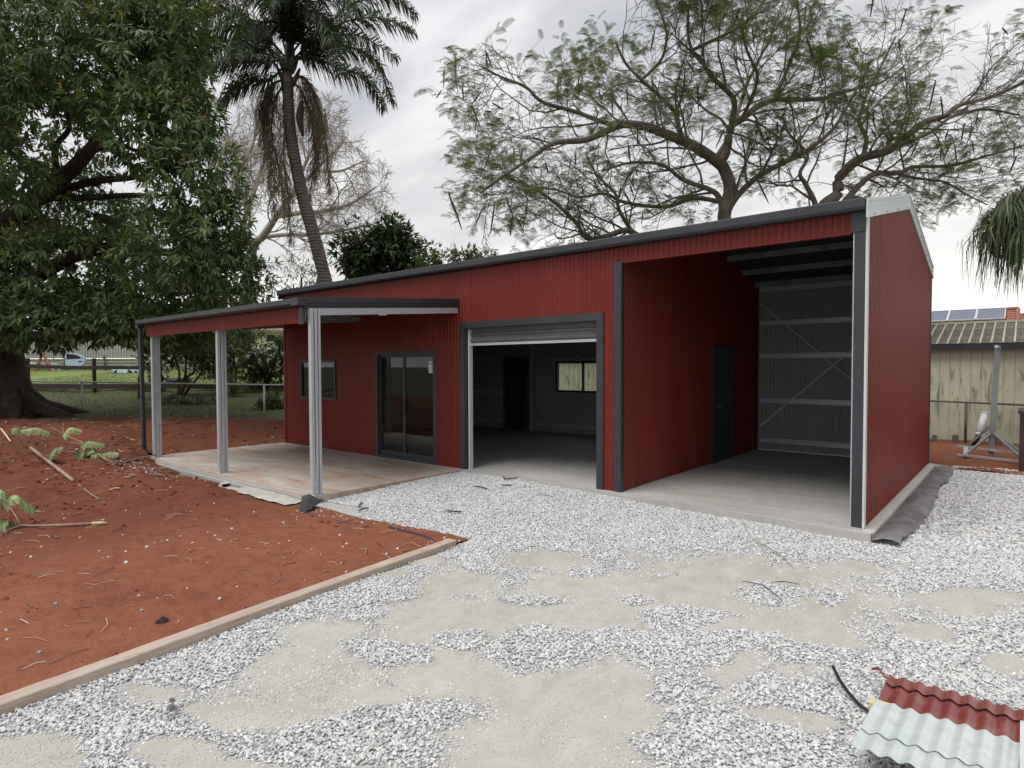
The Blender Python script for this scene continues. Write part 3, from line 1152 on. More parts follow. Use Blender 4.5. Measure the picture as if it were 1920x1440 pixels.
def corr(mb, a0, a1, zlo, zhi, place, step=None):
    """vertical corrugated strip for a in a0..a1; zlo/zhi may be functions of a; place(a, off, z) -> x,y,z"""
    n_ = max(2, int(round((a1 - a0) / (PITCH_W / 10))) + 1)
    a = np.linspace(a0, a1, n_)
    lo = np.broadcast_to(zlo(a) if callable(zlo) else zlo, a.shape)
    hi = np.broadcast_to(zhi(a) if callable(zhi) else zhi, a.shape)
    off = prof_(a)
    V = np.vstack([place(a, off, lo), place(a, off, hi)])
    i = np.arange(n_ - 1)
    mb.add(V, None, np.stack([i, i + 1, i + 1 + n_, i + n_], -1))


def wall(name, a0, a1, zlo, zhi, holes, place, mat, flip=False, sheet=0.762):
    """a wall of lapped sheets; holes = (a0,a1,z0,z1)"""
    root = None
    edges = np.arange(a0, a1, sheet)
    for s0 in edges:
        s1_ = min(s0 + sheet, a1)
        if s1_ - s0 < 0.02:
            continue
        bk = sorted({s0, s1_} | {v for h in holes for v in h[:2] if s0 < v < s1_})
        ms = {}
        for p, q in zip(bk[:-1], bk[1:]):
            mid = (p + q) / 2
            cuts = sorted([(h[2], h[3]) for h in holes if h[0] < mid < h[1]])
            z = zlo
            for c0, c1 in cuts:
                if c0 > z + 0.01:
                    corr(ms.setdefault(0 if not cuts or c0 < 1.5 else 1, MB()), p, q, z, c0, place)
                z = c1
            corr(ms.setdefault(1 if cuts and z > 1.2 else 0, MB()), p, q, z, zhi, place)
        for m in ms.values():
            if flip:
                m.Q = [q_[:, ::-1] for q_ in m.Q]
            root_name = name if root is None else 'wall_sheet'
            o = part(root_name, m, mat, shed if root is None else root, True)
            if root is None:
                root = o
    return root


holes_f = [(-11.42, -10.02, 1.08, 1.95), (-8.64, -6.85, 0, 2.1), (-6.13, -3.42, 0, 2.465), (-3.08, -0.05, 0, 3.275)]
P_front = lambda a, o, z: np.stack([a, -0.012 - o, z], 1)
wall('front_wall', XL, 0.0, 0.0, H_ - 0.005, holes_f, P_front, M['red'])
P_side = lambda a, o, z: np.stack([0.012 + o, a, z], 1)
wall('side_wall', 0.0, D_, 0.0, lambda a: roof_z(a) - 0.006, [], P_side, M['red'])
P_left = lambda a, o, z: np.stack([XL - 0.012 - o, a, z], 1)
wall('side_wall', 0.0, D_, 0.0, lambda a: roof_z(a) - 0.006, [], P_left, M['red'], True)
P_back = lambda a, o, z: np.stack([a, D_ + 0.012 + o, z], 1)
holes_b = [(-8.39, -5.85, 1.11, 1.93), (-10.26, -9.34, 0, 2.07)]
wall('back_wall', XL, 0.0, 0.0, H_ + 0.012, holes_b, P_back, M['red'], True)
# wall between carport and workshop, red towards the carport
P_div = lambda a, o, z: np.stack([-3.045 + o, a, z], 1)
wall('dividing_wall', 0.05, D_ - 0.02, 0.012, lambda a: roof_z(a) + 0.012, [(3.26, 4.28, 0, 2.17)], P_div, M['red'])

# roof, two slopes of corrugated sheet
for sgn, nm in ((1, 'front'), (-1, 'back')):
    a = np.arange(XL - 0.06, 0.03, PITCH_W / 8)
    off = 0.008 * np.cos(2 * np.pi * a / PITCH_W)
    ys = np.linspace(-0.09, D_ / 2, 5) if sgn > 0 else np.linspace(D_ / 2, D_ + 0.09, 5)
    A, YY = np.meshgrid(a, ys)
    ZZ = (H_ + SLOPE * YY if sgn > 0 else H_ + SLOPE * (D_ - YY)) + 0.03 + off[None, :]
    mb = MB()
    mb.grid(A, YY, ZZ)
    rp = part('roof', mb, M['roofsteel'], shed, True)
mb = MB()
mb.box(XL - 0.06, 0.0, D_ / 2 - 0.16, D_ / 2 + 0.16, RG + 0.042, RG + 0.062)
part('ridge_cap', mb, M['dark'], shed)


def gutter(x0, x1, y, zt, zb, depth, name, parent, axis='x'):
    """quad gutter: back, base and rolled front lip, as one bent strip with thickness"""
    pr = [(0, zt), (0, zb), (-depth * 0.85, zb), (-depth, zb + 0.03), (-depth, zt - 0.015), (-depth + 0.02, zt), (-depth + 0.02, zt - 0.006),
          (-depth + 0.006, zt - 0.02), (-depth + 0.006, zb + 0.034), (-depth * 0.83, zb + 0.006), (-0.006, zb + 0.006), (-0.006, zt)]
    m = MB()
    n_ = len(pr)
    V = [((xx, y + p, z) if axis == 'x' else (y + p, xx, z)) for xx in (x0, x1) for p, z in pr]
    Q = [(i, (i + 1) % n_, n_ + (i + 1) % n_, n_ + i) for i in range(n_)]
    m.add(V, None, Q)
    for e2, xx in ((0, x0), (1, x1)):
        s = 0.004 if e2 == 0 else -0.004
        if axis == 'x':
            m.box(min(xx, xx + s), max(xx, xx + s), y - depth, y, zb + 0.001, zt - 0.004)
    return part(name, m, M['dark'], parent)


gutter(XL - 0.10, 0.016, -0.024, 3.615, 3.487, 0.12, 'gutter', shed)
gutter(XL - 0.10, 0.016, D_ + 0.155, 3.615, 3.487, 0.12, 'gutter', shed)
# pale barge capping on the right gable (and the left one)
for xg_, mt in ((0.022, 'pale_trim'), (XL - 0.05, 'dark')):
    for (ya, yb) in ((-0.13, D_ / 2), (D_ / 2, D_ + 0.13)):
        mb = MB()
        za, zb2 = float(roof_z(ya)), float(roof_z(yb))
        sgn = 1 if xg_ > 0 else -1
        for (o0, o1, t0, t1) in ((0.0, 0.010, -0.065, 0.135), (0.010, 0.018, -0.065, 0.015), (0.010, 0.016, 0.055, 0.085), (-0.16, 0.012, 0.136, 0.146), (0.010, 0.022, 0.115, 0.146)):
            xa, xb = sorted((xg_ + sgn * o0, xg_ + sgn * o1))
            V = [(x_, y_, z_ + t_) for t_ in (t0, t1) for (y_, z_) in ((ya, za), (yb, zb2)) for x_ in (xa, xb)]
            mb.add(V, None, [(0, 2, 3, 1), (4, 5, 7, 6), (0, 1, 5, 4), (2, 6, 7, 3), (0, 4, 6, 2), (1, 3, 7, 5)])
        bg = part('barge_cap', mb, M[mt], shed)
        if xg_ > 0:
            for f in np.linspace(0.12, 0.9, 4):
                y_ = ya + (yb - ya) * f
                z_ = za + (zb2 - za) * f - 0.04
                m2 = MB()
                m2.tube([(xg_ + 0.016, y_, z_), (xg_ + 0.026, y_, z_)], 0.009, 6)
                part('screw', m2, M['brickstub'], bg)

# corner and opening trims
def trim(x0, x1, y0, y1, z0, z1, mat='dark', name='trim', par=None):
    m = MB()
    m.box(x0, x1, y0, y1, z0, z1)
    return part(name, m, M[mat], par or shed)


trim(-0.105, 0.004, -0.032, 0.09, 0.0, 3.27, name='corner_post')
trim(-0.14, 0.008, -0.040, -0.0325, 3.268, 3.486, name='corner_flashing')
trim(0.005, 0.026, -0.036, 0.05, 0.0, 3.46, 'pale_trim', 'corner_flashing')  # white highlight of the corner edge, put in as a pale strip
trim(-0.119, -0.1065, -0.02, 0.12, 0.0, 3.27, 'galv', 'jamb')
trim(-0.004, 0.03, D_ - 0.05, D_ + 0.03, 0.0, 3.46, 'dark', 'corner_flashing')
trim(-3.145, -3.030, -0.032, -0.0215, 0.0, 3.28, name='corner_flashing')
trim(-3.0295, -3.022, -0.030, 0.05, 0.0, 3.28, 'dark', 'corner_flashing')
trim(XL - 0.03, XL + 0.05, -0.032, -0.0215, 0.0, 3.44, 'red', 'corner_flashing')
trim(-3.02, -0.14, -0.026, 0.05, 3.255, 3.272, 'red', 'lintel')

# concrete
mb = MB()
mb.box(XL - 0.08, 0.0, -0.10, D_ + 0.08, -0.30, 0.0)
part('concrete_slab', mb, M['slab'], shed)
mb = MB()
Xs = np.linspace(0.001, 0.125, 3)
Ys = np.linspace(-0.115, D_ + 0.1, 60)
A, B = np.meshgrid(Xs, Ys)
mb.grid(A, B, -0.004 - 0.06 * (A / 0.125) ** 2 * 0.3 + 0.006 * (fbm(A * 9, B * 5, 3) - 0.5))
mb.box(0.001, 0.124, -0.113, D_ + 0.1, -0.3, -0.03)
part('slab_edge', mb, M['ledge'], shed)
mb = MB()
xx = np.linspace(-3.0, 0.12, 40)
yy = -0.105 - 0.10 * sst(xx, -1.2, -0.3) - 0.02 * (fbm(xx * 4, xx * 0, 6) - 0.5)
V = np.vstack([np.stack([xx, np.full_like(xx, -0.099), np.full_like(xx, -0.006)], 1), np.stack([xx, yy, np.full_like(xx, -0.012)], 1),
               np.stack([xx, yy - 0.02, np.full_like(xx, -0.3)], 1)])
i = np.arange(39)
mb.add(V, None, np.vstack([np.stack([i + 40, i + 41, i + 1, i], -1), np.stack([i + 80, i + 81, i + 41, i + 40], -1)]))
part('slab_edge', mb, M['slab'], shed)
mb = MB()
mb.box(-12.27, -6.18, -3.00, -0.103, -0.30, -0.003)
part('verandah_slab', mb, M['vslab'], shed)
mb = MB()
mb.box(-12.30, -6.16, -3.05, -3.004, -0.2, -0.02)
mb.box(-12.30, -6.3, -3.10, -3.054, -0.2, -0.055)
part('formwork_edge', mb, M['slab'], shed)


# steel frame inside
def csec(m, a, b, w, dpt, up, lip=0.02, th=0.003):
    """galvanised C section from a to b: web w high along up, flanges dpt deep"""
    a, b = np.asarray(a, float), np.asarray(b, float)
    d = (b - a) / np.linalg.norm(b - a)
    u = np.asarray(up, float)
    sd = np.cross(d, u)
    pr = [(dpt, -w / 2 + lip), (dpt, -w / 2), (0, -w / 2), (0, w / 2), (dpt, w / 2), (dpt, w / 2 - lip)]
    inn = [(dpt - th, w / 2 - lip), (dpt - th, w / 2 - th), (th, w / 2 - th), (th, -w / 2 + th), (dpt - th, -w / 2 + th), (dpt - th, -w / 2 + lip)]
    P = pr + inn
    n_ = len(P)
    V = [p + sd * q + u * r for p in (a, b) for q, r in P]
    m.add(V, None, [(i, (i + 1) % n_, n_ + (i + 1) % n_, n_ + i) for i in range(n_)] + [(j, j + 1, n_ - 2 - j, n_ - 1 - j) for j in range(5)] + [(n_ + j + 1, n_ + j, 2 * n_ - 1 - j, 2 * n_ - 2 - j) for j in range(5)])


def girt(x0, x1, y, z, parent=shed, h=0.10):
    """top-hat girt on the inside of the back wall"""
    m = MB()
    pr = [(0, -0.055), (0, -0.035), (-0.055, -0.028), (-0.055, 0.028), (0, 0.035), (0, 0.055), (0.004, 0.055), (0.004, -0.055)]
    n_ = len(pr)
    V = [(x_, y + p, z + q) for x_ in (x0, x1) for p, q in pr]
    m.add(V, None, [(i, (i + 1) % n_, n_ + (i + 1) % n_, n_ + i) for i in range(n_)])
    return part('girt', m, M['galv'], parent)


for z in (0.21, 1.06, 2.01, 2.71):
    girt(-3.0, -0.03, D_ - 0.012, z)
    for xa, xb in ((XL + 0.03, -10.3), (-9.05, -3.08)):
        if xb < -9.1 or z < 1.0 or z > 2.0:
            girt(xa, xb, D_ - 0.012, z if not (xb > -9.1 and z == 1.06) else 1.03)
for z in (0.21, 1.06, 2.01, 2.71):
    m = MB()
    m.box(-3.14, -3.08, 0.1, 3.2, z - 0.05, z + 0.05)
    part('girt', m, M['galv'], shed)
    m = MB()
    m.box(XL + 0.004, XL + 0.06, 0.1, D_ - 0.1, z - 0.05, z + 0.05)
    part('girt', m, M['galv'], shed)
    m = MB()
    m.box(-0.065, -0.005, 0.14, D_ - 0.1, z - 0.05, z + 0.05)
    part('girt', m, M['galv'], shed)
# strap braces crossing the back of the carport, behind the girts' faces
for a, b in (((-2.99, 3.12), (-0.45, 0.78)), ((-2.99, 0.50), (-0.45, 2.85))):
    m = MB()
    m.bar((a[0], D_ - 0.03, a[1]), (b[0], D_ - 0.03 + 0.004 * (a[1] > 1), b[1]), 0.003, 0.05, (0, -0.6, 1))
    part('strap_brace', m, M['pale_trim'], shed)
m = MB()
m.box(-3.0, -0.06, D_ - 0.04, D_ - 0.005, 0.0, 0.028)
part('bottom_trim', m, M['pale_trim'], shed)
m = MB()
m.box(-3.0, -0.06, D_ - 0.10, D_ - 0.02, 3.36, 3.46)
part('eave_purlin', m, M['galv'], shed)
# purlins under the roof
for y in (0.25, 1.05, 1.85, 2.65, 3.20, 4.0, 4.8, 5.55):
    z = float(roof_z(y)) - 0.035
    m = MB()
    m.box(XL + 0.03, -0.02, y - 0.0015, y + 0.0015, z - 0.06, z + 0.045)
    m.box(XL + 0.03, -0.02, y + 0.002, y + 0.03, z - 0.06, z - 0.057)
    part('purlin', m, M['dull'], shed)
# portal frames
for x in (-12.0, -9.16, -6.25, -3.24):
    for (yy0, yy1) in ((0.02, 0.17), (D_ - 0.17, D_ - 0.02)):
        if x == -6.25 and yy0 < 1:
            pass
        m = MB()
        m.box(x - 0.035, x + 0.035, yy0, yy1, 0, 3.38)
        part('column', m, M['galv'], shed)
    m = MB()
    m.bar((x, 0.05, H_ - 0.16), (x, D_ / 2, RG - 0.16), 0.07, 0.15, (0, 0, 1))
    m.bar((x, D_ / 2, RG - 0.16), (x, D_ - 0.05, H_ - 0.16), 0.07, 0.15, (0, 0, 1))
    part('rafter', m, M['galv'], shed)

# roller door opening
trim(-6.235, -6.125, -0.036, -0.0215, 0.0, 2.465, name='door_trim')
trim(-3.43, -3.322, -0.036, -0.0215, 0.0, 2.465, name='door_trim')
trim(-6.235, -3.322, -0.038, -0.0215, 2.467, 2.575, name='door_trim')
trim(-6.122, -6.118, -0.03, 0.10, 0.0, 2.46, 'dark', 'door_trim')
trim(-3.4365, -3.432, -0.03, 0.10, 0.0, 2.46, 'dark', 'door_trim')
mb = MB()
zz = np.linspace(2.20, 2.62, 85)
yp = 0.075 + 0.012 * np.clip(1.6 * np.cos(2 * np.pi * (zz - 2.20) / 0.105), -1, 0.55)
A, B = np.meshgrid(np.array([-6.06, -3.45]), zz)
mb.grid(A, np.repeat(yp[:, None], 2, 1), B)
rd = part('roller_door', mb, M['curtain'], shed)
mb = MB()
mb.box(-6.07, -3.445, 0.05, 0.10, 2.165, 2.205)
part('bottom_rail', mb, M['galv'], rd)
for xa in (-6.10, -3.436):
    mb = MB()
    mb.box(xa - 0.0, xa + 0.035, 0.03, 0.11, 0.0, 2.46)
    part('guide', mb, M['pale_trim'], rd)
mb = MB()
mb.tube([(-6.08, 0.28, 2.72), (-3.40, 0.28, 2.72)], 0.2, 14)
part('drum', mb, M['curtain'], rd, True)

# sliding glass door
gd = thing_frame = None
mb = MB()
xa, xb, zt_ = -8.64, -6.85, 2.1
mb.box(xa, xa + 0.06, -0.03, 0.08, 0.0, zt_)
mb.box(xb - 0.06, xb, -0.03, 0.08, 0.0, zt_)
mb.box(xa + 0.06, xb - 0.06, -0.03, 0.08, zt_ - 0.06, zt_)
mb.box(xa + 0.06, xb - 0.06, -0.03, 0.08, 0.0, 0.05)
gdoor = part('glass_door', mb, M['dark'], shed)
xm = (xa + xb) / 2 - 0.02
for (p, q, y_) in ((xa + 0.061, xm + 0.03, 0.045), (xm - 0.03, xb - 0.061, 0.0)):
    mb = MB()
    for (s0, s1_) in ((p, p + 0.05), (q - 0.05, q)):
        mb.box(s0, s1_, y_ - 0.018, y_ + 0.018, 0.051, zt_ - 0.061)
    mb.box(p + 0.05, q - 0.05, y_ - 0.018, y_ + 0.018, 0.051, 0.14)
    mb.box(p + 0.05, q - 0.05, y_ - 0.018, y_ + 0.018, zt_ - 0.115, zt_ - 0.061)
    part('sash', mb, M['dark'], gdoor)
    mb = MB()
    mb.box(p + 0.045, q - 0.045, y_ - 0.003, y_ + 0.003, 0.135, zt_ - 0.11)
    part('pane', mb, M['glass'], gdoor)
mb = MB()
mb.tube([(xm + 0.0, -0.02, 0.92), (xm + 0.0, -0.06, 0.95), (xm + 0.0, -0.06, 1.11), (xm + 0.0, -0.02, 1.14)], 0.013, 6)
part('handle', mb, M['black'], gdoor)
st = thing('sticker', 'small pale lavender sticker at the top right of the glass door', 'sticker', (-7.02, -0.008, 1.69))
mb = MB()
mb.box(-7.085, -6.955, -0.0065, -0.0042, 1.68, 1.90)
part('backing_sheet', mb, M['paper'], st)
mb = MB()
mb.box(-7.08, -7.0, -0.0085, -0.007, 1.86, 1.868)
mb.box(-7.08, -6.96, -0.0085, -0.007, 1.843, 1.849)
mb.box(-6.995, -6.962, -0.0085, -0.007, 1.80, 1.812)
part('print', mb, M['ink'], st)

# windows
def window(x0, x1, z0, z1, y, gm, n_=2):
    m = MB()
    m.box(x0, x0 + 0.05, y - 0.04, y + 0.05, z0, z1)
    m.box(x1 - 0.05, x1, y - 0.04, y + 0.05, z0, z1)
    m.box(x0 + 0.05, x1 - 0.05, y - 0.04, y + 0.05, z1 - 0.05, z1)
    m.box(x0 + 0.05, x1 - 0.05, y - 0.04, y + 0.05, z0, z0 + 0.05)
    xs = np.linspace(x0 + 0.05, x1 - 0.05, n_ + 1)
    for v in xs[1:-1]:
        m.box(v - 0.025, v + 0.025, y - 0.03, y + 0.03, z0 + 0.05, z1 - 0.05)
    w_ = part('window', m, M['dark'], shed)
    for k, (p, q) in enumerate(zip(xs[:-1], xs[1:])):
        m2 = MB()
        m2.box(p + 0.003, q - 0.003, y - 0.003 + 0.008 * k, y + 0.003 + 0.008 * k, z0 + 0.045, z1 - 0.045)
        part('pane', m2, gm, w_)
    return w_


window(-11.42, -10.02, 1.08, 1.95, 0.0, M['glass'])
window(-8.39, -5.85, 1.11, 1.93, D_, M['glass_clear'], 3)

# doors of the rooms
mb = MB()
mb.box(-10.20, -9.40, D_ - 0.03, D_ + 0.02, 0.004, 2.075)
mb.box(-10.20, -9.40, D_ - 0.04, D_ - 0.031, 1.0, 1.06)
pd = part('rear_door', mb, M['dark'], shed)
mb = MB()
mb.box(-10.26, -10.205, D_ - 0.06, D_ + 0.04, 0.0, 2.07)
mb.box(-9.395, -9.34, D_ - 0.06, D_ + 0.04, 0.0, 2.07)
part('door_frame', mb, M['curtain'], pd)
mb = MB()
mb.box(-3.06, -3.015, 3.32, 4.22, 0.01, 2.12)
pd = part('side_door', mb, M['dark'], shed)
mb = MB()
mb.box(-3.07, -3.005, 3.26, 3.315, 0.0, 2.17)
mb.box(-3.07, -3.005, 4.225, 4.28, 0.0, 2.17)
mb.box(-3.07, -3.005, 3.316, 4.224, 2.122, 2.17)
part('door_frame', mb, M['dark'], pd)
mb = MB()
mb.tube([(-3.02, 3.42, 1.04), (-2.96, 3.42, 1.04), (-2.955, 3.44, 1.04), (-2.955, 3.55, 1.04)], 0.011, 6)
part('handle', mb, M['handle'], pd)

# verandah ---------------------------------------------------------
PX = (-12.04, -9.16, -6.30)
VY = -2.86
for k, x in enumerate(PX):
    m = MB()
    sgn = 1
    # cold formed C post: web to the right, flange to the front, stiffening grooves in the web
    w, dp = 0.07, 0.15
    y0, y1 = VY - 0.09, VY + 0.06
    m.box(x, x + w, y0, y0 + 0.004, 0, 2.62)
    m.box(x, x + w, y1 - 0.004, y1, 0, 2.62)
    m.box(x, x + 0.004, y0 + 0.0045, y0 + 0.025, 0, 2.62)
    m.box(x, x + 0.004, y1 - 0.025, y1 - 0.0045, 0, 2.62)
    for (ya, yb, xo) in ((y0 + 0.0045, y0 + 0.036, 0), (y0 + 0.0362, y0 + 0.056, -0.018), (y0 + 0.0562, y1 - 0.0562, 0), (y1 - 0.056, y1 - 0.0362, -0.018), (y1 - 0.036, y1 - 0.0045, 0)):
        m.box(x + w - 0.004 + xo, x + w + xo, ya, yb, 0, 2.62)
    po = part('post', m, M['galv'], shed)
    m = MB()
    m.box(x - 0.03, x + w + 0.03, y0 - 0.03, y1 + 0.03, -0.002, 0.008)
    part('base_plate', m, M['galv'], po)
    for bz in (0.06, 0.16, 2.35):
        m = MB()
        m.tube([(x + w, y0 + 0.028, bz), (x + w + 0.014, y0 + 0.028, bz)], 0.011, 6)
        part('bolt', m, M['galv'], po)
# red corrugated skirt under the front gutter
mb = MB()
corr(mb, -12.12, -6.40, 2.42, 2.66, lambda a, o, z: np.stack([a, VY - 0.125 - o, z], 1))
part('fascia_sheet', mb, M['red'], shed, True)
m = MB()
m.box(-12.12, -6.34, VY - 0.105, VY - 0.10, 2.44, 2.62)
part('front_beam', m, M['galv'], shed)
gutter(-12.33, -6.36, VY - 0.14, 2.755, 2.65, 0.12, 'verandah_gutter', shed)
trim(-6.44, -6.325, VY - 0.150, VY - 0.1385, 2.40, 2.655, 'dark', 'corner_flashing')
trim(-6.43, -6.26, VY - 0.27, VY - 0.13, 2.652, 2.757, 'dark', 'gutter_end')
# right hand barge of the verandah with the beam under it
for (o0, o1, t0, t1) in ((-6.30, -6.255, 0.045, 0.125), (-6.30, -6.270, 0.005, 0.043), (-6.34, -6.285, -0.030, 0.003)):
    m = MB()
    za, zb2 = 2.645, 2.865
    V = [(x_, y_, z_ + t_) for t_ in (t0, t1) for (y_, z_) in ((VY - 0.14, za), (-0.03, zb2)) for x_ in (o0, o1)]
    m.add(V, None, [(0, 2, 3, 1), (4, 5, 7, 6), (0, 1, 5, 4), (2, 6, 7, 3), (0, 4, 6, 2), (1, 3, 7, 5)])
    part('verandah_barge', m, M['dark'], shed)
m = MB()
m.bar((-6.315, VY - 0.08, 2.575), (-6.315, -0.03, 2.795), 0.055, 0.105, (0, 0, 1))
m.bar((-6.284, VY - 0.07, 2.575 + 0.001), (-6.284, -0.03, 2.796), 0.006, 0.03, (0, 0, 1))
part('side_beam', m, M['galv'], shed)
m = MB()
m.bar((-6.2805, -1.75, 2.56 + 0.08), (-6.2805, -1.60, 2.57 + 0.08), 0.006, 0.09, (0, 0, 1))
part('splice_plate', m, M['galv'], shed)
m = MB()
m.bar((-12.10, VY - 0.08, 2.56), (-12.10, -0.03, 2.78), 0.05, 0.11, (0, 0, 1))
m.bar((-9.15, VY - 0.08, 2.56), (-9.15, -0.03, 2.78), 0.05, 0.11, (0, 0, 1))
part('rafter', m, M['dull'], shed)
a = np.arange(-12.25, -6.30, PITCH_W / 8)
A, YY = np.meshgrid(a, np.linspace(VY - 0.2, -0.03, 3))
mb = MB()
mb.grid(A, YY, 2.70 + (YY - VY) * 0.0769 + 0.008 * np.cos(2 * np.pi * A / PITCH_W))
part('verandah_roof', mb, M['roofsteel'], shed, True)
for y in (-2.2, -1.4, -0.6):
    m = MB()
    m.box(-12.2, -6.36, y - 0.025, y + 0.025, 2.61 + (y - VY) * 0.0769, 2.685 + (y - VY) * 0.0769)
    part('purlin', m, M['dull'], shed)
# downpipe at the left front corner
m = MB()
m.bar((-12.30, VY - 0.18, 2.66), (-12.45, VY - 0.10, -0.12), 0.095, 0.06, (0, 1, 0))
dp_ = part('downpipe', m, M['dark'], shed)
m = MB()
m.box(-12.36, -12.24, VY - 0.25, VY - 0.12, 2.60, 2.655)
part('outlet', m, M['dark'], dp_)

# ================================================================== LOOSE THINGS ON THE GROUND
def at_land(x, y, f=soil_z):
    r = ray(x, y)
    lo = None
    for t in np.arange(1.5, 45, 0.03):
        p = CAM + r * t
        if p[2] < float(f(p[0], p[1])):
            return p
    return CAM + r * 45


def sheet(name, x0, x1, y0, y1, z0, z1, mat, label, phase=0.0, sag=0.0, skew=0.0):
    """an offcut of corrugated sheet lying on the gravel, y0 its near edge at height z0, y1 its far edge at height z1"""
    m = MB()
    a = np.linspace(x0, x1, max(8, int((x1 - x0) / PITCH_W * 12)))
    b = np.linspace(y0, y1, 5)
    A, B = np.meshgrid(a, b)
    f = (B - y0) / (y1 - y0)
    Z = z0 + (z1 - z0) * f + 0.0085 * np.cos(2 * np.pi * (A - x0 + phase) / PITCH_W) + sag * np.sin(np.pi * f)
    A2 = A + skew * (B - y0)
    B2 = B + 0.02 * np.sin((A - x0) * 3)
    m.grid(A2, B2, Z)
    m.grid(A2, B2, Z - 0.0018)
    m.Q[-1] = m.Q[-1][:, ::-1]
    return solo(name, m, mat, label, 'roofing sheet', 'corrugated offcuts on the gravel', True)


q0 = at_z(1664, 1268, -0.01)
X0 = q0[0] + 0.005
ey = lambda x, y, z: float(at_z(x, y, z)[1])
yA0, yA1 = ey(1672, 1268, -0.02), ey(1668, 1284, -0.008)
yB1 = ey(1650, 1330, 0.0)
yC0, yC1 = ey(1648, 1314, 0.012), ey(1628, 1372, 0.03)
yD0, yD1 = ey(1632, 1362, 0.022), ey(1612, 1404, 0.035)
yE0 = ey(1862, 1340, 0.02)
sheet('roofing_offcut', X0 + 0.0, X0 + 0.60, yB1, yA1 + 0.06, -0.005, -0.02, M['red_trim'], 'wide red corrugated offcut partly under the pale sheet', 0.0)
sheet('roofing_offcut', X0 + 0.0, X0 + 1.05, yA1, yA0, -0.005, -0.018, M['red_trim'], 'narrow red corrugated strip at the back of the offcut pile', 0.004)
sheet('roofing_offcut', X0 - 0.005, X0 + 0.585, yC1, yC0, 0.030, 0.012, M['zinc'], 'bare silver corrugated offcut lying over the red sheet', 0.0, 0.004, 0.02)
sheet('roofing_offcut', X0 - 0.01, X0 + 0.585, yD1, yD0 + 0.05, 0.034, 0.016, M['zinc'], 'nearest silver corrugated offcut with its raised edge over dark shade', 0.002, 0.0, 0.02)
sheet('roofing_offcut', X0 + 0.59, X0 + 1.5, yE0 - 0.9, yE0, 0.05, 0.024, M['zinc'], 'silver corrugated offcut at the right edge under the red strip', 0.0)
BZ = -0.075
mb = MB()
tp = np.array([(q0[0] + 0.03, q0[1] - 0.02, BZ + 0.065), (q0[0] - 0.01, q0[1] - 0.015, BZ + 0.062), (q0[0] - 0.045, q0[1] + 0.02, BZ + 0.085), (q0[0] - 0.085, q0[1] + 0.02, BZ + 0.075)])
mb.add(np.vstack([tp + (0, 0.014, 0.002), tp - (0, 0.014, 0), tp + (0, 0.014, 0.0), tp - (0, 0.014, 0.002)]), None,
       [(i, i + 1, i + 5, i + 4) for i in range(3)] + [(i + 12, i + 13, i + 9, i + 8) for i in range(3)])
solo('metal_tab', mb, M['red_trim'], 'torn red metal tab curling out beside the back red strip', 'metal scrap')
mb = MB()
p = at_z(1641, 1328, -0.04)
mb.box(p[0] - 0.025, p[0] + 0.09, p[1] - 0.03, p[1] + 0.03, -0.095, -0.003)
solo('timber_block', mb, M['sponge'], 'pale yellow timber block propping the edge of the silver sheet', 'block')
mb = MB()
hp = [at_z(x, y, z) for x, y, z in ((1562, 1250, -0.03), (1574, 1275, -0.05), (1592, 1300, -0.065), (1612, 1322, -0.07), (1634, 1337, -0.07), (1652, 1345, -0.07))]
hp = np.array(hp)
tt = np.linspace(0, 5, 22)
hp = np.stack([np.interp(tt, range(6), hp[:, k]) for k in range(3)], 1)
mb.tube(hp, 0.0095, 8)
solo('pipe_offcut', mb, M['hose'], 'curved black poly pipe offcut beside the corrugated sheets', 'pipe', None, True)
mb = MB()
p = at_z(1733, 1445, -0.03)
mb.box(p[0] - 0.10, p[0] + 0.02, p[1] - 0.12, p[1] - 0.02, -0.09, -0.072)
solo('metal_scrap', mb, M['red_trim'], 'small dark red metal scrap under the raised silver sheet', 'metal scrap')


def cloth(x0, x1, y0, y1, zf, nx, ny, keep=None):
    m = MB()
    X, Y = np.meshgrid(np.linspace(x0, x1, nx), np.linspace(y0, y1, ny))
    X2 = X + 0.02 * (fbm(X * 3, Y * 3, 71) - 0.5)
    Z = zf(X, Y)
    m.grid(X2, Y, Z, keep(X, Y) if keep else None)
    m.grid(X2, Y, Z - 0.004, keep(X, Y) if keep else None)
    m.Q[-1] = m.Q[-1][:, ::-1]
    return m


def mat_side(x, y):
    s = (x - 0.125) / 0.3
    w = 0.07 * (fbm(y * 1.6 + x * 2, x * 3, 301) - 0.45) + 0.03 * (fbm(y * 6 + x * 4, x * 9, 303) - 0.5)
    return -0.07 + 0.035 * np.exp(-((s - 0.45) / 0.4) ** 2) * (0.6 + 0.8 * fbm(y * 0.9, y * 0, 305)) + w * np.exp(-((s - 0.5) / 0.6) ** 2) - 0.03 * sst(s, 0.8, 1.1)


mb = cloth(0.13, 0.50, -0.22, 5.9, mat_side, 26, 260, lambda x, y: x < 0.36 + 0.14 * fbm(y * 0.8, y * 0, 307) + 0.03 * (fbm(y * 5, y * 0, 309) - 0.5))
solo('weed_mat', mb, M['fabric'], 'long strip of wrinkled black weed mat along the right wall', 'weed mat', None, True)
pf = at_z(565, 958, -0.03)


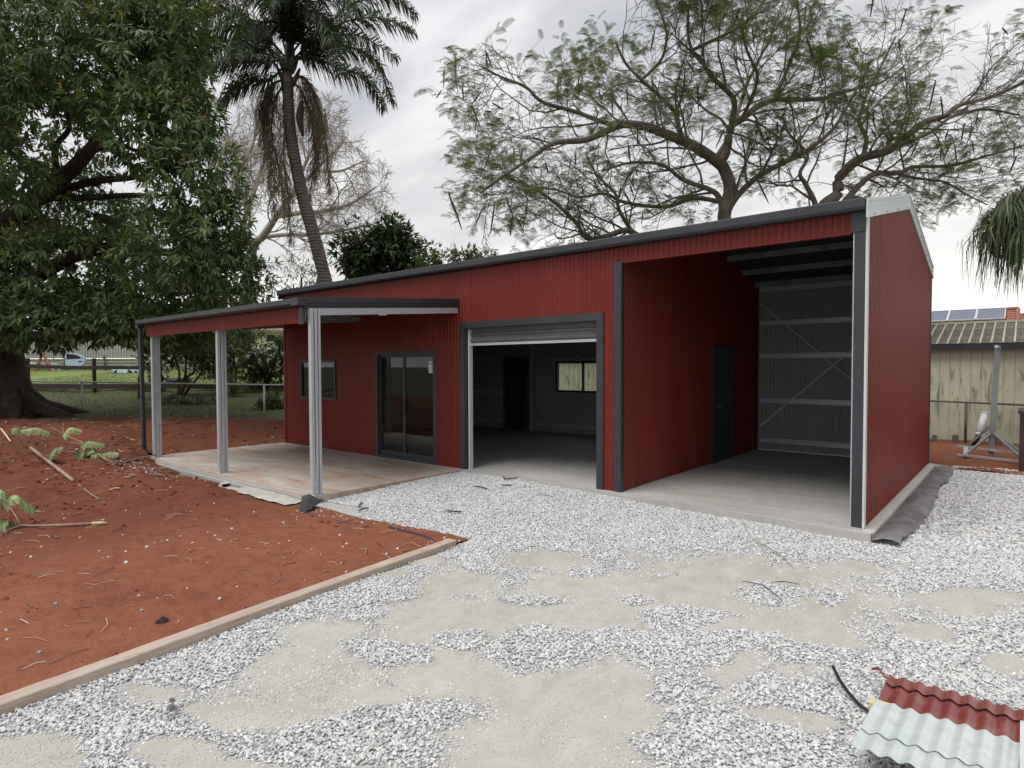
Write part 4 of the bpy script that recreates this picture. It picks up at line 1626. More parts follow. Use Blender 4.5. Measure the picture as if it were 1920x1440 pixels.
def flap(m):
    a = np.array([at_z(562, 955, -0.05), at_z(566, 930, 0.06), at_z(580, 926, 0.10), at_z(596, 935, 0.05), at_z(608, 936, 0.03), at_z(588, 950, -0.02), at_z(570, 962, -0.07)])
    c = a.mean(0) + np.array([0.03, -0.05, 0.05])
    k = len(a)
    V = np.vstack([a, c, a - (0, 0, 0.006), c - (0, 0, 0.006)])
    T = [(i, (i + 1) % k, k) for i in range(k)] + [(k + 1 + (i + 1) % k, k + 1 + i, 2 * k + 1) for i in range(k)]
    m.add(V, T)


mb = MB()
flap(mb)
E1 = [at_z(x, y, -0.072) for x, y in ((563, 960), (585, 966), (610, 974), (640, 979), (672, 984))]
E1 = np.array(E1)
tt = np.linspace(0, 4, 24)
el_ = np.stack([np.interp(tt, range(5), E1[:, k]) for k in range(3)], 1)
el_[:, 2] += 0.012 * (fbm(tt * 2, tt * 0, 5) - 0.5)
w0 = np.stack([el_[:, 0] * 0, el_[:, 0] * 0 + 0.03, el_[:, 0] * 0 + 0.008], 1)
V = np.vstack([el_, el_ + w0, el_ - (0, 0, 0.05), el_ + (0, 0.01, -0.055)])
i = np.arange(23)
mb.add(V, None, np.vstack([np.stack([i, i + 1, i + 25, i + 24], -1), np.stack([i + 48, i + 49, i + 1, i], -1)]))
solo('weed_mat', mb, M['fabric_black'], 'black weed mat corner folded up at the foot of the nearest post', 'weed mat')
E1 = np.array([at_z(x, y, -0.06) for x, y in ((728, 987), (750, 992), (775, 998), (800, 1006), (812, 1011))])
tt = np.linspace(0, 4, 16)
el_ = np.stack([np.interp(tt, range(5), E1[:, k]) for k in range(3)], 1)
mb = MB()
V = np.vstack([el_ + (0, 0, -0.002), el_ + (0, 0.02, -0.002), el_ - (0, 0.01, 0.04)])
i = np.arange(15)
mb.add(V, None, np.vstack([np.stack([i, i + 1, i + 17, i + 16], -1), np.stack([i + 32, i + 33, i + 1, i], -1)]))
solo('weed_mat', mb, M['fabric_black'], 'thin black weed mat edge poking out near the end of the board', 'weed mat')


def mat_front(x, y):
    return -0.085 + 0.05 * (fbm(x * 1.8, y * 4, 311) - 0.5) + 0.02 * (fbm(x * 7, y * 9, 313) - 0.5)


mb = cloth(-10.8, -6.5, -3.42, -3.07, mat_front, 150, 16, lambda x, y: y > -3.36 + 0.22 * (fbm(x * 1.1, x * 0, 317) - 0.35))
solo('weed_mat', mb, M['fabric'], 'grey weed mat lying in the trench along the verandah slab', 'weed mat', None, True)
# pale crust of spilled concrete beside the slab
mb = MB()
X, Y = np.meshgrid(np.linspace(-9.6, -6.25, 130), np.linspace(-3.36, -3.06, 18))
mb.grid(X, Y, -0.05 + 0.05 * (fbm(X * 4, Y * 5, 331) - 0.5) + 0.02 * (Y + 3.06), fbm(X * 1.6, Y * 2.5, 333) + 0.7 * sst(X, -7.3, -6.5) > 0.57)
solo('concrete_spill', mb, M['ledge'], 'crust of spilled pale concrete along the verandah slab edge', 'concrete', None, True)


# cut branches ------------------------------------------------------
def spline(P, n_):
    P = np.asarray(P, float)
    k = len(P)
    t = np.linspace(0, k - 1, n_)
    i = np.clip(np.floor(t).astype(int), 0, k - 2)
    f = (t - i)[:, None]
    p0, p1, p2, p3 = P[np.clip(i - 1, 0, k - 1)], P[i], P[i + 1], P[np.clip(i + 2, 0, k - 1)]
    return 0.5 * ((2 * p1) + (-p0 + p2) * f + (2 * p0 - 5 * p1 + 4 * p2 - p3) * f ** 2 + (-p0 + 3 * p1 - 3 * p2 + p3) * f ** 3)


def frond(m, P, pl, droop=0.7, n_=15):
    """feathery compound leaf: pinnae in pairs, hanging, each a strip of tiny leaflets"""
    C_ = spline(P, n_)
    d = np.gradient(C_, axis=0)
    d /= np.linalg.norm(d, axis=1)[:, None]
    m.tube(C_, np.linspace(0.006, 0.003, n_), 4, 0.2)
    for i in range(1, n_):
        f = i / (n_ - 1)
        l = pl * (0.55 + 0.9 * math.sin(math.pi * min(1, 0.2 + 0.75 * f))) * 0.75
        sd = np.cross(d[i], (0, 0, 1.0))
        sd /= np.linalg.norm(sd) + 1e-6
        for s in (-1, 1):
            a = C_[i]
            dr = droop * random.uniform(0.75, 1.2)
            v1 = sd * s * (1 - dr * 0.45) + d[i] * 0.25 - np.array((0, 0, dr * 0.55))
            v2 = sd * s * 0.25 - np.array((0, 0, 1.0)) * dr + d[i] * 0.15
            b = a + v1 * l * 0.5
            c = b + v2 * l * 0.55
            w = d[i] * 0.019 * random.uniform(0.8, 1.2)
            m.add([a - w * 0.6, a + w * 0.6, b - w, b + w, c - w * 0.4, c + w * 0.4], None, [(0, 1, 3, 2), (2, 3, 5, 4)], random.uniform(0.1, 1))


def cut_branch(label, stem, side_twigs, fronds, lift=0.05, rad=0.012, butt=True):
    pts = [at_land(x, y + 0) + np.array((0, 0, lift * (0.4 + h))) for x, y, h in stem]
    base = np.array(pts[0])
    t_ = thing('cut_branch', label, 'branch', (base[0], base[1], float(soil_z(base[0], base[1]))), 'freshly cut branches on the soil')
    m = MB()
    sp = spline(pts, 26)
    m.tube(sp, np.linspace(rad, rad * 0.45, 26), 6)
    for tw in side_twigs:
        tp_ = [at_land(x, y) + np.array((0, 0, lift * (0.4 + h))) for x, y, h in tw]
        m.tube(spline(tp_, 10), np.linspace(rad * 0.6, rad * 0.3, 10), 5)
    part('stem', m, M['twig'], t_, True)
    if butt:
        m = MB()
        dv = sp[0] - sp[1]
        dv /= np.linalg.norm(dv)
        m.tube([sp[0] + dv * 0.002, sp[0] + dv * 0.09, sp[0] + dv * 0.15 - (0, 0, 0.005)], [rad * 1.05, rad * 1.2, rad * 0.5], 6)
        part('cut_end', m, M['rawwood'], t_)
    for fr in fronds:
        D0 = np.linalg.norm((at_land(*stem[len(stem) // 2][:2]) - CAM))
        P = []
        for x, y, h in fr:
            r = ray(x, y)
            P.append(CAM + r * (D0 / np.linalg.norm(r)) * 1.0)
        P = np.array(P)
        for k in range(len(P)):
            zmin = float(soil_z(P[k, 0], P[k, 1])) + 0.10
            if P[k, 2] < zmin:
                P[k, 2] = zmin
        m = MB()
        frond(m, P, 0.22, 0.6, 18)
        part('frond', m, M['leaf_cut'], t_)
    return t_


cut_branch('long cut branch with green feathery fronds reaching to the slab corner', [(292, 857, 0.3), (250, 866, 0.3), (222, 872, 0.3), (198, 870, 1), (182, 858, 1), (160, 843, 1.5), (130, 830, 1.5), (95, 813, 2)],
           [[(160, 843, 1.2), (130, 838, 1), (115, 838, 1)], [(130, 830, 1.2), (118, 815, 1), (120, 806, 2)]],
           [[(95, 812, 2), (70, 802, 2), (42, 806, 2)], [(45, 812, 2), (36, 804, 2), (26, 803, 2)], [(117, 818, 2), (130, 802, 2), (150, 805, 2)], [(118, 838, 2), (102, 842, 2), (92, 855, 2)],
            [(150, 838, 1), (165, 827, 1), (192, 832, 1)], [(145, 842, 1), (150, 850, 1), (163, 856, 1)], [(158, 848, 1), (172, 840, 1), (178, 850, 1)],
            [(182, 868, 1), (190, 858, 1), (202, 862, 1)], [(195, 872, 1), (205, 866, 1), (220, 869, 1)], [(182, 872, 1), (180, 885, 1), (184, 898, 1)], [(162, 862, 1), (163, 868, 1), (164, 874, 1)]], 0.06, 0.014, False)
cut_branch('cut branch with a pale splintered end and fronds at the left edge', [(172, 986, 0.2), (120, 989, 0.2), (70, 991, 0.3), (38, 991, 0.4), (0, 992, 0.5), (-60, 994, 0.6)],
           [[(38, 991, 0.4), (28, 975, 1), (10, 957, 2)], [(36, 992, 0.3), (10, 1003, 0.5), (-20, 1012, 0.5)]],
           [[(4, 945, 3), (30, 928, 3), (62, 952, 1)], [(4, 950, 3), (-10, 940, 3), (-40, 948, 2)], [(-6, 968, 1), (6, 976, 1), (14, 990, 1)], [(-12, 925, 1), (0, 918, 1), (6, 928, 1)]], 0.05, 0.016)
mb = MB()
sp = spline([at_land(58, 849) + (0, 0, 0.09), at_land(95, 876) + (0, 0, 0.07), at_land(138, 905) + (0, 0, 0.03)], 12)
mb.tube(sp, np.linspace(0.026, 0.03, 12), 7)
solo('wooden_pole', mb, M['twig'], 'straight pale stripped pole lying on the red soil at the left', 'pole', None, True)
mb = MB()
sp = spline([at_land(147, 911) + (0, 0, 0.02), at_land(160, 922) + (0, 0, 0.03), at_land(172, 930) + (0, 0, 0.02), at_land(188, 938) + (0, 0, 0.015)], 14)
mb.tube(sp, np.linspace(0.014, 0.006, 14), 6)
solo('dry_stick', mb, M['twig'], 'thin crooked brown stick just below the end of the pole', 'stick', None, True)
mb = MB()
sp = spline([at_land(206, 921) + (0, 0, 0.02), at_land(216, 919) + (0, 0, 0.03), at_land(225, 918) + (0, 0, 0.02)], 8)
mb.tube(sp, np.linspace(0.009, 0.012, 8), 6)
solo('dry_stick', mb, M['rawwood'], 'short bright split stick on the soil right of the pole', 'stick', None, True)
mb = MB()
sp = spline([at_land(2, 812) + (0, 0, 0.1), at_land(10, 822) + (0, 0, 0.08), at_land(20, 833) + (0, 0, 0.05)], 8)
mb.tube(sp, np.linspace(0.016, 0.012, 8), 6)
solo('dry_stick', mb, M['rawwood'], 'pale broken stick at the left edge below the lawn', 'stick', None, True)
mb = MB()
p = at_land(303, 1168)
mb.add([p + np.array(v) for v in ((-0.05, 0, 0), (0.04, 0.01, 0.0), (0.03, 0.0, 0.06), (-0.02, -0.01, 0.035), (0.0, -0.05, 0.02), (0.01, 0.05, 0.015))], [(0, 4, 3), (4, 1, 2), (4, 2, 3), (0, 3, 5), (3, 2, 5), (2, 1, 5)])
solo('bark_chunk', mb, M['darktwig'], 'brown chunk of bark standing on the bare red soil', 'bark')
mb = MB()
p = at_z(322, 1330, -0.06)
for (dx, dy, r) in ((0, 0, 0.026), (-0.085, 0.035, 0.017)):
    c = p + np.array((dx, dy, 0))
    mb.add([c + np.array(v) * r for v in ((-1, -0.8, 0.1), (1, -0.7, 0), (1.0, 0.8, 0.1), (-0.8, 0.9, 0), (-0.7, -0.5, 0.9), (0.7, -0.5, 1.0), (0.6, 0.5, 0.8), (-0.6, 0.6, 0.9))], None,
           [(4, 5, 6, 7), (0, 1, 5, 4), (1, 2, 6, 5), (2, 3, 7, 6), (3, 0, 4, 7)])
solo('charcoal_scrap', mb, M['fabric'], 'dark scraps of weed mat sitting on the gravel near the board', 'scrap')
# dark twigs and strips of bark on the gravel by the shed
TW = [((886, 911), (900, 914), (915, 917), 'dark curved bark strip on the gravel in front of the roller door'),
      ((838, 957), (846, 960), (866, 959), 'black curled twig on the gravel left of the roller door bay'),
      ((940, 909), (952, 911), (960, 909), 'short bark strip right of the dark curved strip on gravel'),
      ((671, 958), (682, 955), (691, 952), 'flat brown bark strip on the gravel near the nearest post'),
      ((671, 951), (677, 945), (681, 943), 'small brown bark curl just above the flat bark strip'),
      ((1005, 926), (1020, 930), (1040, 931), 'long thin twig on the gravel before the roller door sill'),
      ((943, 893), (950, 899), (972, 895), 'brown dead leaf strip close to the roller door sill'),
      ((1410, 1010), (1460, 1040), (1490, 1066), 'long thin straw coloured stem lying from the carport towards the dust'),
      ((1390, 1090), (1430, 1100), (1468, 1127), 'thin brown twig crossing the island of stones in the dust'),
      ((1445, 1092), (1470, 1093), (1500, 1096), 'short straight twig at the right of the stone island')]
for a, b, c, lab in TW:
    f = lambda x, y: at_z(x, y, float(gravel_z(*at_z(x, y)[:2])) + 0.022)
    mb = MB()
    sp = spline([f(*a), f(*b) + (0, 0, 0.012), f(*c)], 9)
    r = 0.011 if 'strip' in lab or 'curl' in lab else 0.0045
    mb.tube(sp, r * np.sin(np.linspace(0.5, 2.7, 9)), 6)
    solo('bark_strip' if 'strip' in lab or 'curl' in lab else 'twig', mb, M['darktwig'] if 'straw' not in lab else M['twig'], lab, 'twig', None, True)
# dry leaves and chips scattered over the soil
n = 9000
xs_ = rng.uniform(-24, -3.3, n)
ys_ = rng.uniform(-9.5, 7.5, n)
dens = 0.10 + 0.55 * sst(-xs_, 7, 11) + 0.8 * np.exp(-((xs_ + 14.5) / 2.2) ** 2) * (ys_ > -3)
k = soil_keep(xs_, ys_) & (rng.random(n) < dens) & (fbm(xs_ * 1.1, ys_ * 1.1, 401) > 0.38)
xs_, ys_ = xs_[k], ys_[k]
m_ = len(xs_)
az = rng.uniform(0, 6.28, m_)
TV = [(-0.5, 0, 0), (0, -0.16, 0.06), (0, 0.16, 0.05), (0.5, 0.03, 0.10)]
mb = MB()
mb.inst(TV, [(0, 1, 2), (1, 3, 2)], None, np.stack([xs_, ys_, soil_z(xs_, ys_) + 0.012], 1), np.stack([np.cos(az), np.sin(az), rng.normal(0, 0.15, m_)], 1),
        np.stack([rng.normal(0, 0.4, m_), rng.normal(0, 0.4, m_), np.ones(m_)], 1), 0.035 + 0.13 * rng.random(m_) ** 2 * sst(-xs_, 5, 9) + 0.02, rng.random(m_) ** 1.3)
struct('leaf_litter', mb, M['litter'], kind='stuff')
n = 900
xs_ = rng.uniform(-15, -3.3, n)
ys_ = rng.uniform(-8.5, -2.9, n)
k = soil_keep(xs_, ys_) & (fbm(xs_ * 0.9, ys_ * 0.9, 403) > 0.45)
mb = MB()
for x, y in zip(xs_[k], ys_[k]):
    a = random.uniform(0, 6.28)
    l = random.uniform(0.04, 0.16)
    b = a + random.uniform(-0.7, 0.7)
    p0 = np.array((x, y, float(soil_z(x, y)) + 0.008))
    p1 = p0 + np.array((math.cos(a), math.sin(a), 0.02)) * l
    p2 = p1 + np.array((math.cos(b), math.sin(b), 0.0)) * l * 0.7
    p1[2] = float(soil_z(p1[0], p1[1])) + 0.016
    p2[2] = float(soil_z(p2[0], p2[1])) + 0.008
    mb.tube([p0, p1, p2], 0.0022 + 0.002 * random.random(), 3, random.random(), False)
struct('twig_litter', mb, M['litter'], kind='stuff')


# ================================================================== TREES AND PLANTS
def rand_dirs(n_):
    v = rng.normal(size=(n_, 3))
    return v / np.linalg.norm(v, axis=1)[:, None]


def crown_points(lobes, per_area, shell=(0.72, 1.04), lump=0.35, seed=0):
    """points on and just inside lumpy ovals; lobes: (picture x, y, half width, half height, distance[, depth half size])"""
    Ps, Ns = [], []
    for li, lb in enumerate(lobes):
        x, y, rx, ry, d = lb[:5]
        c = at_d(x, y, d)
        a, b = rx * d / CAM_F, ry * d / CAM_F
        dp = lb[5] if len(lb) > 5 else (a + b) / 2
        area = 4 * math.pi * ((a * b) ** 1.6 / 3 + (a * dp) ** 1.6 / 3 + (b * dp) ** 1.6 / 3) ** (1 / 1.6)
        n_ = max(8, int(area * per_area))
        v = rand_dirs(n_)
        ln = vnoise(v[:, 0] * 2.6 + li * 9, v[:, 1] * 2.6 + v[:, 2] * 3.1, seed) - 0.5 + 0.6 * (vnoise(v[:, 0] * 6 + li * 5, v[:, 2] * 6 - v[:, 1] * 5, seed + 3) - 0.5)
        r = rng.uniform(*shell, n_) * (1 + lump * ln)
        w = v * r[:, None]
        P = c + RT * (w[:, 0:1] * a) + np.array((0, 0, 1.0)) * (w[:, 1:2] * b) + FH * (w[:, 2:3] * dp)
        N = RT * (v[:, 0:1] / a) + np.array((0, 0, 1.0)) * (v[:, 1:2] / b) + FH * (v[:, 2:3] / dp)
        N /= np.linalg.norm(N, axis=1)[:, None]
        Ps.append(P)
        Ns.append(N)
    return np.vstack(Ps), np.vstack(Ns)


LEAF_V = [(0, 0, 0), (0.45, -0.14, 0.03), (0.5, 0, -0.03), (0.45, 0.14, 0.03), (1, 0, -0.10)]
LEAF_T = [(0, 1, 2), (0, 2, 3), (1, 4, 2), (2, 4, 3)]
NARROW_V = [(0, 0, 0), (0.4, -0.07, 0.02), (0.4, 0.07, 0.02), (1, 0, -0.15)]
NARROW_T = [(0, 1, 2), (1, 3, 2)]


def whorls(m, P, N, per, size, droop=0.5, tip=0.15, spread=1.0, tv=LEAF_V, tt=LEAF_T):
    """a whorl of leaves at each shoot tip"""
    n_ = len(P)
    Pp = np.repeat(P, per, 0)
    Nn = np.repeat(N, per, 0)
    v = rand_dirs(n_ * per)
    d = Nn * 0.75 + v * spread
    d[:, 2] -= droop
    d /= np.linalg.norm(d, axis=1)[:, None]
    up = Nn + np.array((0, 0, 1.2)) + 0.5 * rand_dirs(n_ * per)
    t = np.clip(np.repeat(rng.normal(0.42, 0.2, n_), per) + rng.normal(0, 0.12, n_ * per), 0, 0.9)
    m.inst(tv, tt, None, Pp + v * size * 0.12, d, up, size * rng.uniform(0.65, 1.15, n_ * per), t)


def tree_root(name, label, p, group=None, cat='tree'):
    return thing(name, label, cat, p, group)


# ---- mango tree at the left
base = at_d(10, 785, 18.6)
base[2] = float(land_z(base[0], base[1]))
mango = tree_root('mango_tree', 'huge dense dark green mango tree overhanging the lawn at the left', base)
mb = MB()


def limb(m, pts, r0, r1, n_=18, sides=9, wob=0.05):
    P = spline([at_d(x, y, d) for x, y, d in pts], n_)
    P += wob * (np.stack([fbm(np.linspace(0, 5, n_), np.full(n_, rng.random() * 99), k, 2) for k in range(3)], 1) - 0.5) * 3 * np.linspace(0.2, 1, n_)[:, None]
    m.tube(P, np.linspace(r0, r1, n_), sides)
    return P


tr = spline([base + (0, 0, -0.3), base + (-0.1, 0, 0.5), base + (-0.35, 0, 1.4), base + (-0.6, 0, 2.6), base + (-0.8, 0.1, 4.2)], 16)
mb.tube(tr, np.interp(np.linspace(0, 1, 16), [0, 0.12, 0.3, 0.6, 1], [1.25, 1.0, 0.75, 0.6, 0.5]), 14)
for a in np.arange(0, 6.28, 0.7):   # root flare
    dv = np.array((math.cos(a), math.sin(a), 0))
    l = random.uniform(1.1, 1.9)
    mb.tube([base + (0, 0, 0.7) + dv * 0.45, base + dv * 0.95 + (0, 0, 0.28), base + dv * l + (0, 0, 0.02), base + dv * (l + 0.5) - (0, 0, 0.12)], [0.30, 0.24, 0.13, 0.05], 7)
part('trunk', mb, M['bark_mango'], mango, True)
for pts, r0, r1 in ((((-60, 520, 18.4), (0, 430, 17.8), (60, 378, 17), (125, 325, 16.4), (165, 285, 16), (205, 225, 15.8), (235, 160, 15.6)), 0.30, 0.08),
                    (((0, 435, 17.8), (70, 372, 17.4), (150, 345, 17), (220, 335, 16.6), (275, 330, 16.2)), 0.16, 0.06),
                    (((20, 400, 17.6), (90, 372, 17.4), (160, 372, 17), (260, 368, 16.6), (330, 372, 16.4)), 0.13, 0.05),
                    (((110, 335, 16.6), (105, 280, 16.4), (130, 235, 16.4), (110, 170, 16.3)), 0.10, 0.04),
                    (((165, 285, 16), (215, 270, 15.8), (265, 285, 15.7)), 0.10, 0.04),
                    (((-60, 480, 18.4), (-90, 330, 18), (-60, 180, 17.6), (20, 60, 17)), 0.42, 0.12),
                    (((-40, 560, 18.4), (60, 520, 17.6), (170, 470, 17.2), (300, 470, 16.8), (400, 500, 16.4)), 0.26, 0.06),
                    (((180, 405, 18.5), (205, 415, 18.4), (215, 440, 18.3), (250, 462, 18.2)), 0.11, 0.2)):
    mb = MB()
    limb(mb, pts, r0, r1)
    part('limb', mb, M['bark_mango'], mango, True)
lobes = [(120, 90, 190, 120, 15.6), (290, 120, 95, 140, 15.6), (330, 60, 60, 100, 16.2), (290, 240, 115, 90, 15.0), (40, 200, 105, 90, 15.0), (20, 300, 80, 80, 15.2), (365, 335, 92, 80, 15.0), (395, 430, 82, 80, 15.2),
         (425, 520, 78, 78, 15.8), (330, 470, 100, 70, 15.4), (210, 25, 170, 80, 16.5), (-180, 150, 220, 200, 17), (-190, 430, 190, 170, 17.5), (350, 215, 55, 70, 15.6),
         (130, 500, 190, 95, 18.0), (300, 560, 130, 75, 17.6), (60, 590, 160, 55, 17.2), (200, 600, 130, 42, 17.4), (390, 585, 70, 60, 17.4), (0, 450, 110, 80, 19.0), (200, 420, 120, 70, 20.0),
         (340, 625, 60, 40, 18.2), (130, 170, 90, 60, 17.0), (40, 610, 90, 40, 16.6), (-40, 600, 90, 50, 16.8), (110, 290, 90, 70, 18.5), (250, 610, 90, 36, 16.6)]
Pm, Nm = crown_points(lobes, 15.0, (0.62, 1.04), 0.55, 5)
ok = (Pm[:, 2] > 2.15 + 0.25 * rng.random(len(Pm)))
# keep a gap round the big limb so that it shows, as in the photograph
qd = (Pm - CAM) @ FW
qx = 960 + CAM_F * ((Pm - CAM) @ RT) / qd
qy = 720 - CAM_F * ((Pm - CAM) @ UP) / qd
gap = (((qx - 110) / 95) ** 2 + ((qy - 310) / 70) ** 2 < 1 + 0.5 * rng.normal(size=len(qx))) & (rng.random(len(qx)) < 0.22)
thin = (((qx - 90) / 60) ** 2 + ((qy - 245) / 60) ** 2 < 1) & (rng.random(len(qx)) < 0.75)
Pm, Nm = Pm[ok & ~gap & ~thin], Nm[ok & ~gap & ~thin]
mb = MB()
whorls(mb, Pm, Nm, 9, 0.27, 0.5)
part('crown', mb, M['leaf_mango'], mango, False, None, 'stuff')
# flower spikes on the outer shoots
sel = np.where((Nm[:, 2] > -0.1) & (rng.random(len(Nm)) < 0.5))[0]
cl_ = fbm(Pm[sel, 0] * 0.9, Pm[sel, 1] * 0.9 + Pm[sel, 2] * 1.1, 71)
sel = sel[cl_ > 0.53][:800]
mb = MB()
for i in sel:
    p, nn = Pm[i], Nm[i] * 0.6 + np.array((0, 0, 0.8))
    nn /= np.linalg.norm(nn)
    n_ = 16
    f = rng.random(n_)
    v = rand_dirs(n_)
    mb.inst([(0, -0.10, 0), (0, 0.10, 0), (1, 0.05, 0), (1, -0.05, 0.0)], None, [(0, 1, 2, 3)], p + nn * (0.10 + 0.30 * f)[:, None], v + nn * 0.6, rand_dirs(n_), 0.13 * (1.15 - f), rng.random(n_))
part('flowers', mb, M['panicle'], mango, False, None, 'stuff')

# ---- tall palm behind the verandah
pb = at_d(640, 690, 22)
pb[2] = float(land_z(pb[0], pb[1]))
palm = tree_root('palm_tree', 'tall curved feather palm with brown dead fronds hanging below its crown', pb)
TP = spline([pb, at_d(628, 600, 22), at_d(610, 525, 22), at_d(588, 440, 22), at_d(568, 370, 22), at_d(553, 300, 22), at_d(545, 250, 22), at_d(541, 200, 22), at_d(540, 150, 22)], 40)
mb = MB()
mb.tube(TP, np.linspace(0.25, 0.19, 40) + 0.004 * rng.normal(size=40), 14)
part('trunk', mb, M['bark_palm'], palm, True)
TOP = TP[-1]
mb = MB()
SH = spline([TOP - (0, 0, 0.2), at_d(538, 130, 22), at_d(544, 90, 22), at_d(546, 50, 22)], 12)
mb.tube(SH, np.linspace(0.2, 0.11, 12), 10, 0.6)
for a in np.arange(0, 6.28, 0.8):  # old leaf bases round the neck
    dv = np.array((math.cos(a), math.sin(a), 0.0))
    q = TOP + np.array((0, 0, random.uniform(-0.5, 0.4)))
    mb.tube([q + dv * 0.12, q + dv * 0.26 + (0, 0, 0.22), q + dv * 0.42 + (0, 0, 0.6)], [0.12, 0.09, 0.04], 6, 0.4)
part('crown_shaft', mb, M['bark_palm'], palm, True)


def palm_frond(parent, p0, ctrl, leaflets=96, ll=0.80, mat='leaf_palm', dead=False, twist=0.0):
    C_ = spline([p0] + ctrl, 40)
    d = np.gradient(C_, axis=0)
    d /= np.linalg.norm(d, axis=1)[:, None]
    m = MB()
    m.tube(C_, np.linspace(0.045, 0.008, 40), 5, 0.3)
    t = np.linspace(0.16, 0.995, leaflets)
    P = np.stack([np.interp(t * 39, range(40), C_[:, k]) for k in range(3)], 1)
    Dv = np.stack([np.interp(t * 39, range(40), d[:, k]) for k in range(3)], 1)
    for s in (-1, 1):
        for lay in range(2):
            n_ = leaflets
            sd = np.cross(Dv, np.array((0.02, 0.01, 1.0)))
            sd /= np.linalg.norm(sd, axis=1)[:, None] + 1e-6
            up = np.cross(sd, Dv)
            el = rng.normal(0.15 if lay else -0.25, 0.4, n_)
            if dead:
                v1 = Dv * 0.5 + 0.75 * rand_dirs(n_) - np.array((0, 0, 0.7))
                v2 = Dv * 0.3 + 0.25 * rand_dirs(n_) - np.array((0, 0, 1.3))
            else:
                v1 = sd * s * np.cos(el)[:, None] + up * np.sin(el)[:, None] + Dv * 0.55
                v2 = sd * s * 0.55 + Dv * 0.45 - np.array((0, 0, 0.95)) + 0.12 * rand_dirs(n_)
            v1 /= np.linalg.norm(v1, axis=1)[:, None]
            v2 /= np.linalg.norm(v2, axis=1)[:, None]
            l = ll * (0.35 + 0.75 * np.sin(np.pi * np.clip(t * 0.85 + 0.12, 0, 1))) * rng.uniform(0.8, 1.15, n_)
            b = P + v1 * (l * 0.5)[:, None]
            c = b + v2 * (l * 0.55)[:, None]
            w = np.cross(v1, rand_dirs(n_))
            w /= np.linalg.norm(w, axis=1)[:, None]
            w *= 0.011 if dead else 0.021
            V = np.stack([P - w * 0.6, P + w * 0.6, b - w, b + w, c - w * 0.15, c + w * 0.15], 1).reshape(-1, 3)
            o = np.arange(n_)[:, None] * 6
            m.add(V, None, np.vstack([o + [0, 1, 3, 2], o + [2, 3, 5, 4]]), np.repeat(np.clip(rng.normal(0.4, 0.25, n_), 0, 1), 6))
    return part('dead_frond' if dead else 'frond', m, M[mat], parent)


def fr_px(p0, pts, dz):
    """frond through picture points, drifting dz metres nearer or farther"""
    n_ = len(pts)
    return [at_d(x, y, 22 + dz * (k + 1) / n_) for k, (x, y) in enumerate(pts)]


FR = [([(590, 80), (650, 40), (720, 35), (775, 60)], -1.2), ([(590, 95), (640, 85), (700, 110), (735, 190)], -1.0), ([(600, 60), (660, 10), (730, -10), (780, 30)], 1.0),
      ([(585, 110), (640, 130), (690, 150), (720, 205)], 1.6), ([(575, 60), (620, -20), (690, -70), (760, -60)], -1.0), ([(500, 70), (450, 50), (390, 60), (345, 100)], -1.4),
      ([(490, 60), (430, 10), (360, 0), (325, 40)], -0.8), ([(500, 100), (450, 85), (400, 95), (360, 150)], 1.2), ([(500, 115), (460, 110), (420, 115), (390, 130)], -1.6),
      ([(505, 150), (470, 150), (435, 165), (415, 195)], -1.0), ([(520, 40), (480, -40), (410, -90), (350, -60)], 1.2), ([(545, 20), (560, -60), (600, -130), (650, -150)], -1.5),
      ([(535, 20), (520, -80), (480, -150), (430, -160)], 1.5), ([(545, 60), (530, 10), (480, -10), (430, 30)], -3.0), ([(548, 60), (570, 0), (620, -20), (670, 20)], -3.2),
      ([(545, 60), (540, -10), (530, -40), (500, 20)], -3.6), ([(550, 60), (580, 20), (620, 60), (640, 140)], -3.0), ([(545, 60), (500, 40), (460, 60), (440, 110)], -3.0),
      ([(585, 100), (620, 70), (680, 70), (745, 110)], 2.5), ([(505, 90), (450, 30), (390, 20), (340, 60)], 2.8)]
for pts, dz in FR:
    palm_frond(palm, SH[5] + rng.normal(0, 0.06, 3), fr_px(SH[5], pts, dz))
DF = [([(505, 165), (497, 240), (505, 330), (515, 395)], -0.4), ([(510, 160), (495, 200), (500, 270), (520, 360)], 0.2), ([(575, 150), (600, 210), (612, 280), (618, 355)], -0.5),
      ([(570, 145), (592, 190), (600, 250), (590, 330)], 0.2), ([(565, 170), (585, 230), (590, 300), (575, 390)], 0.4), ([(535, 210), (532, 290), (540, 370), (545, 450)], -0.5),
      ([(515, 190), (510, 260), (525, 320), (535, 400)], 0.3)]
for pts, dz in DF:
    palm_frond(palm, TOP + rng.normal(0, 0.08, 3), fr_px(TOP, pts, dz), 80, 0.85, 'dead_palm', True)
for (pts, r) in ((((566, 190), (562, 220), (568, 255)), 0.11), (((508, 180), (492, 205), (492, 235)), 0.12), (((598, 60), (572, 85), (565, 110)), 0.10)):
    mb = MB()
    sp = spline([at_d(x, y, 21.7) for x, y in pts], 10)
    mb.tube(sp, r * np.sin(np.linspace(0.4, 3.0, 10)) + 0.02, 7)
    part('seed_spathe', mb, M['bark_shrub'], palm, True)


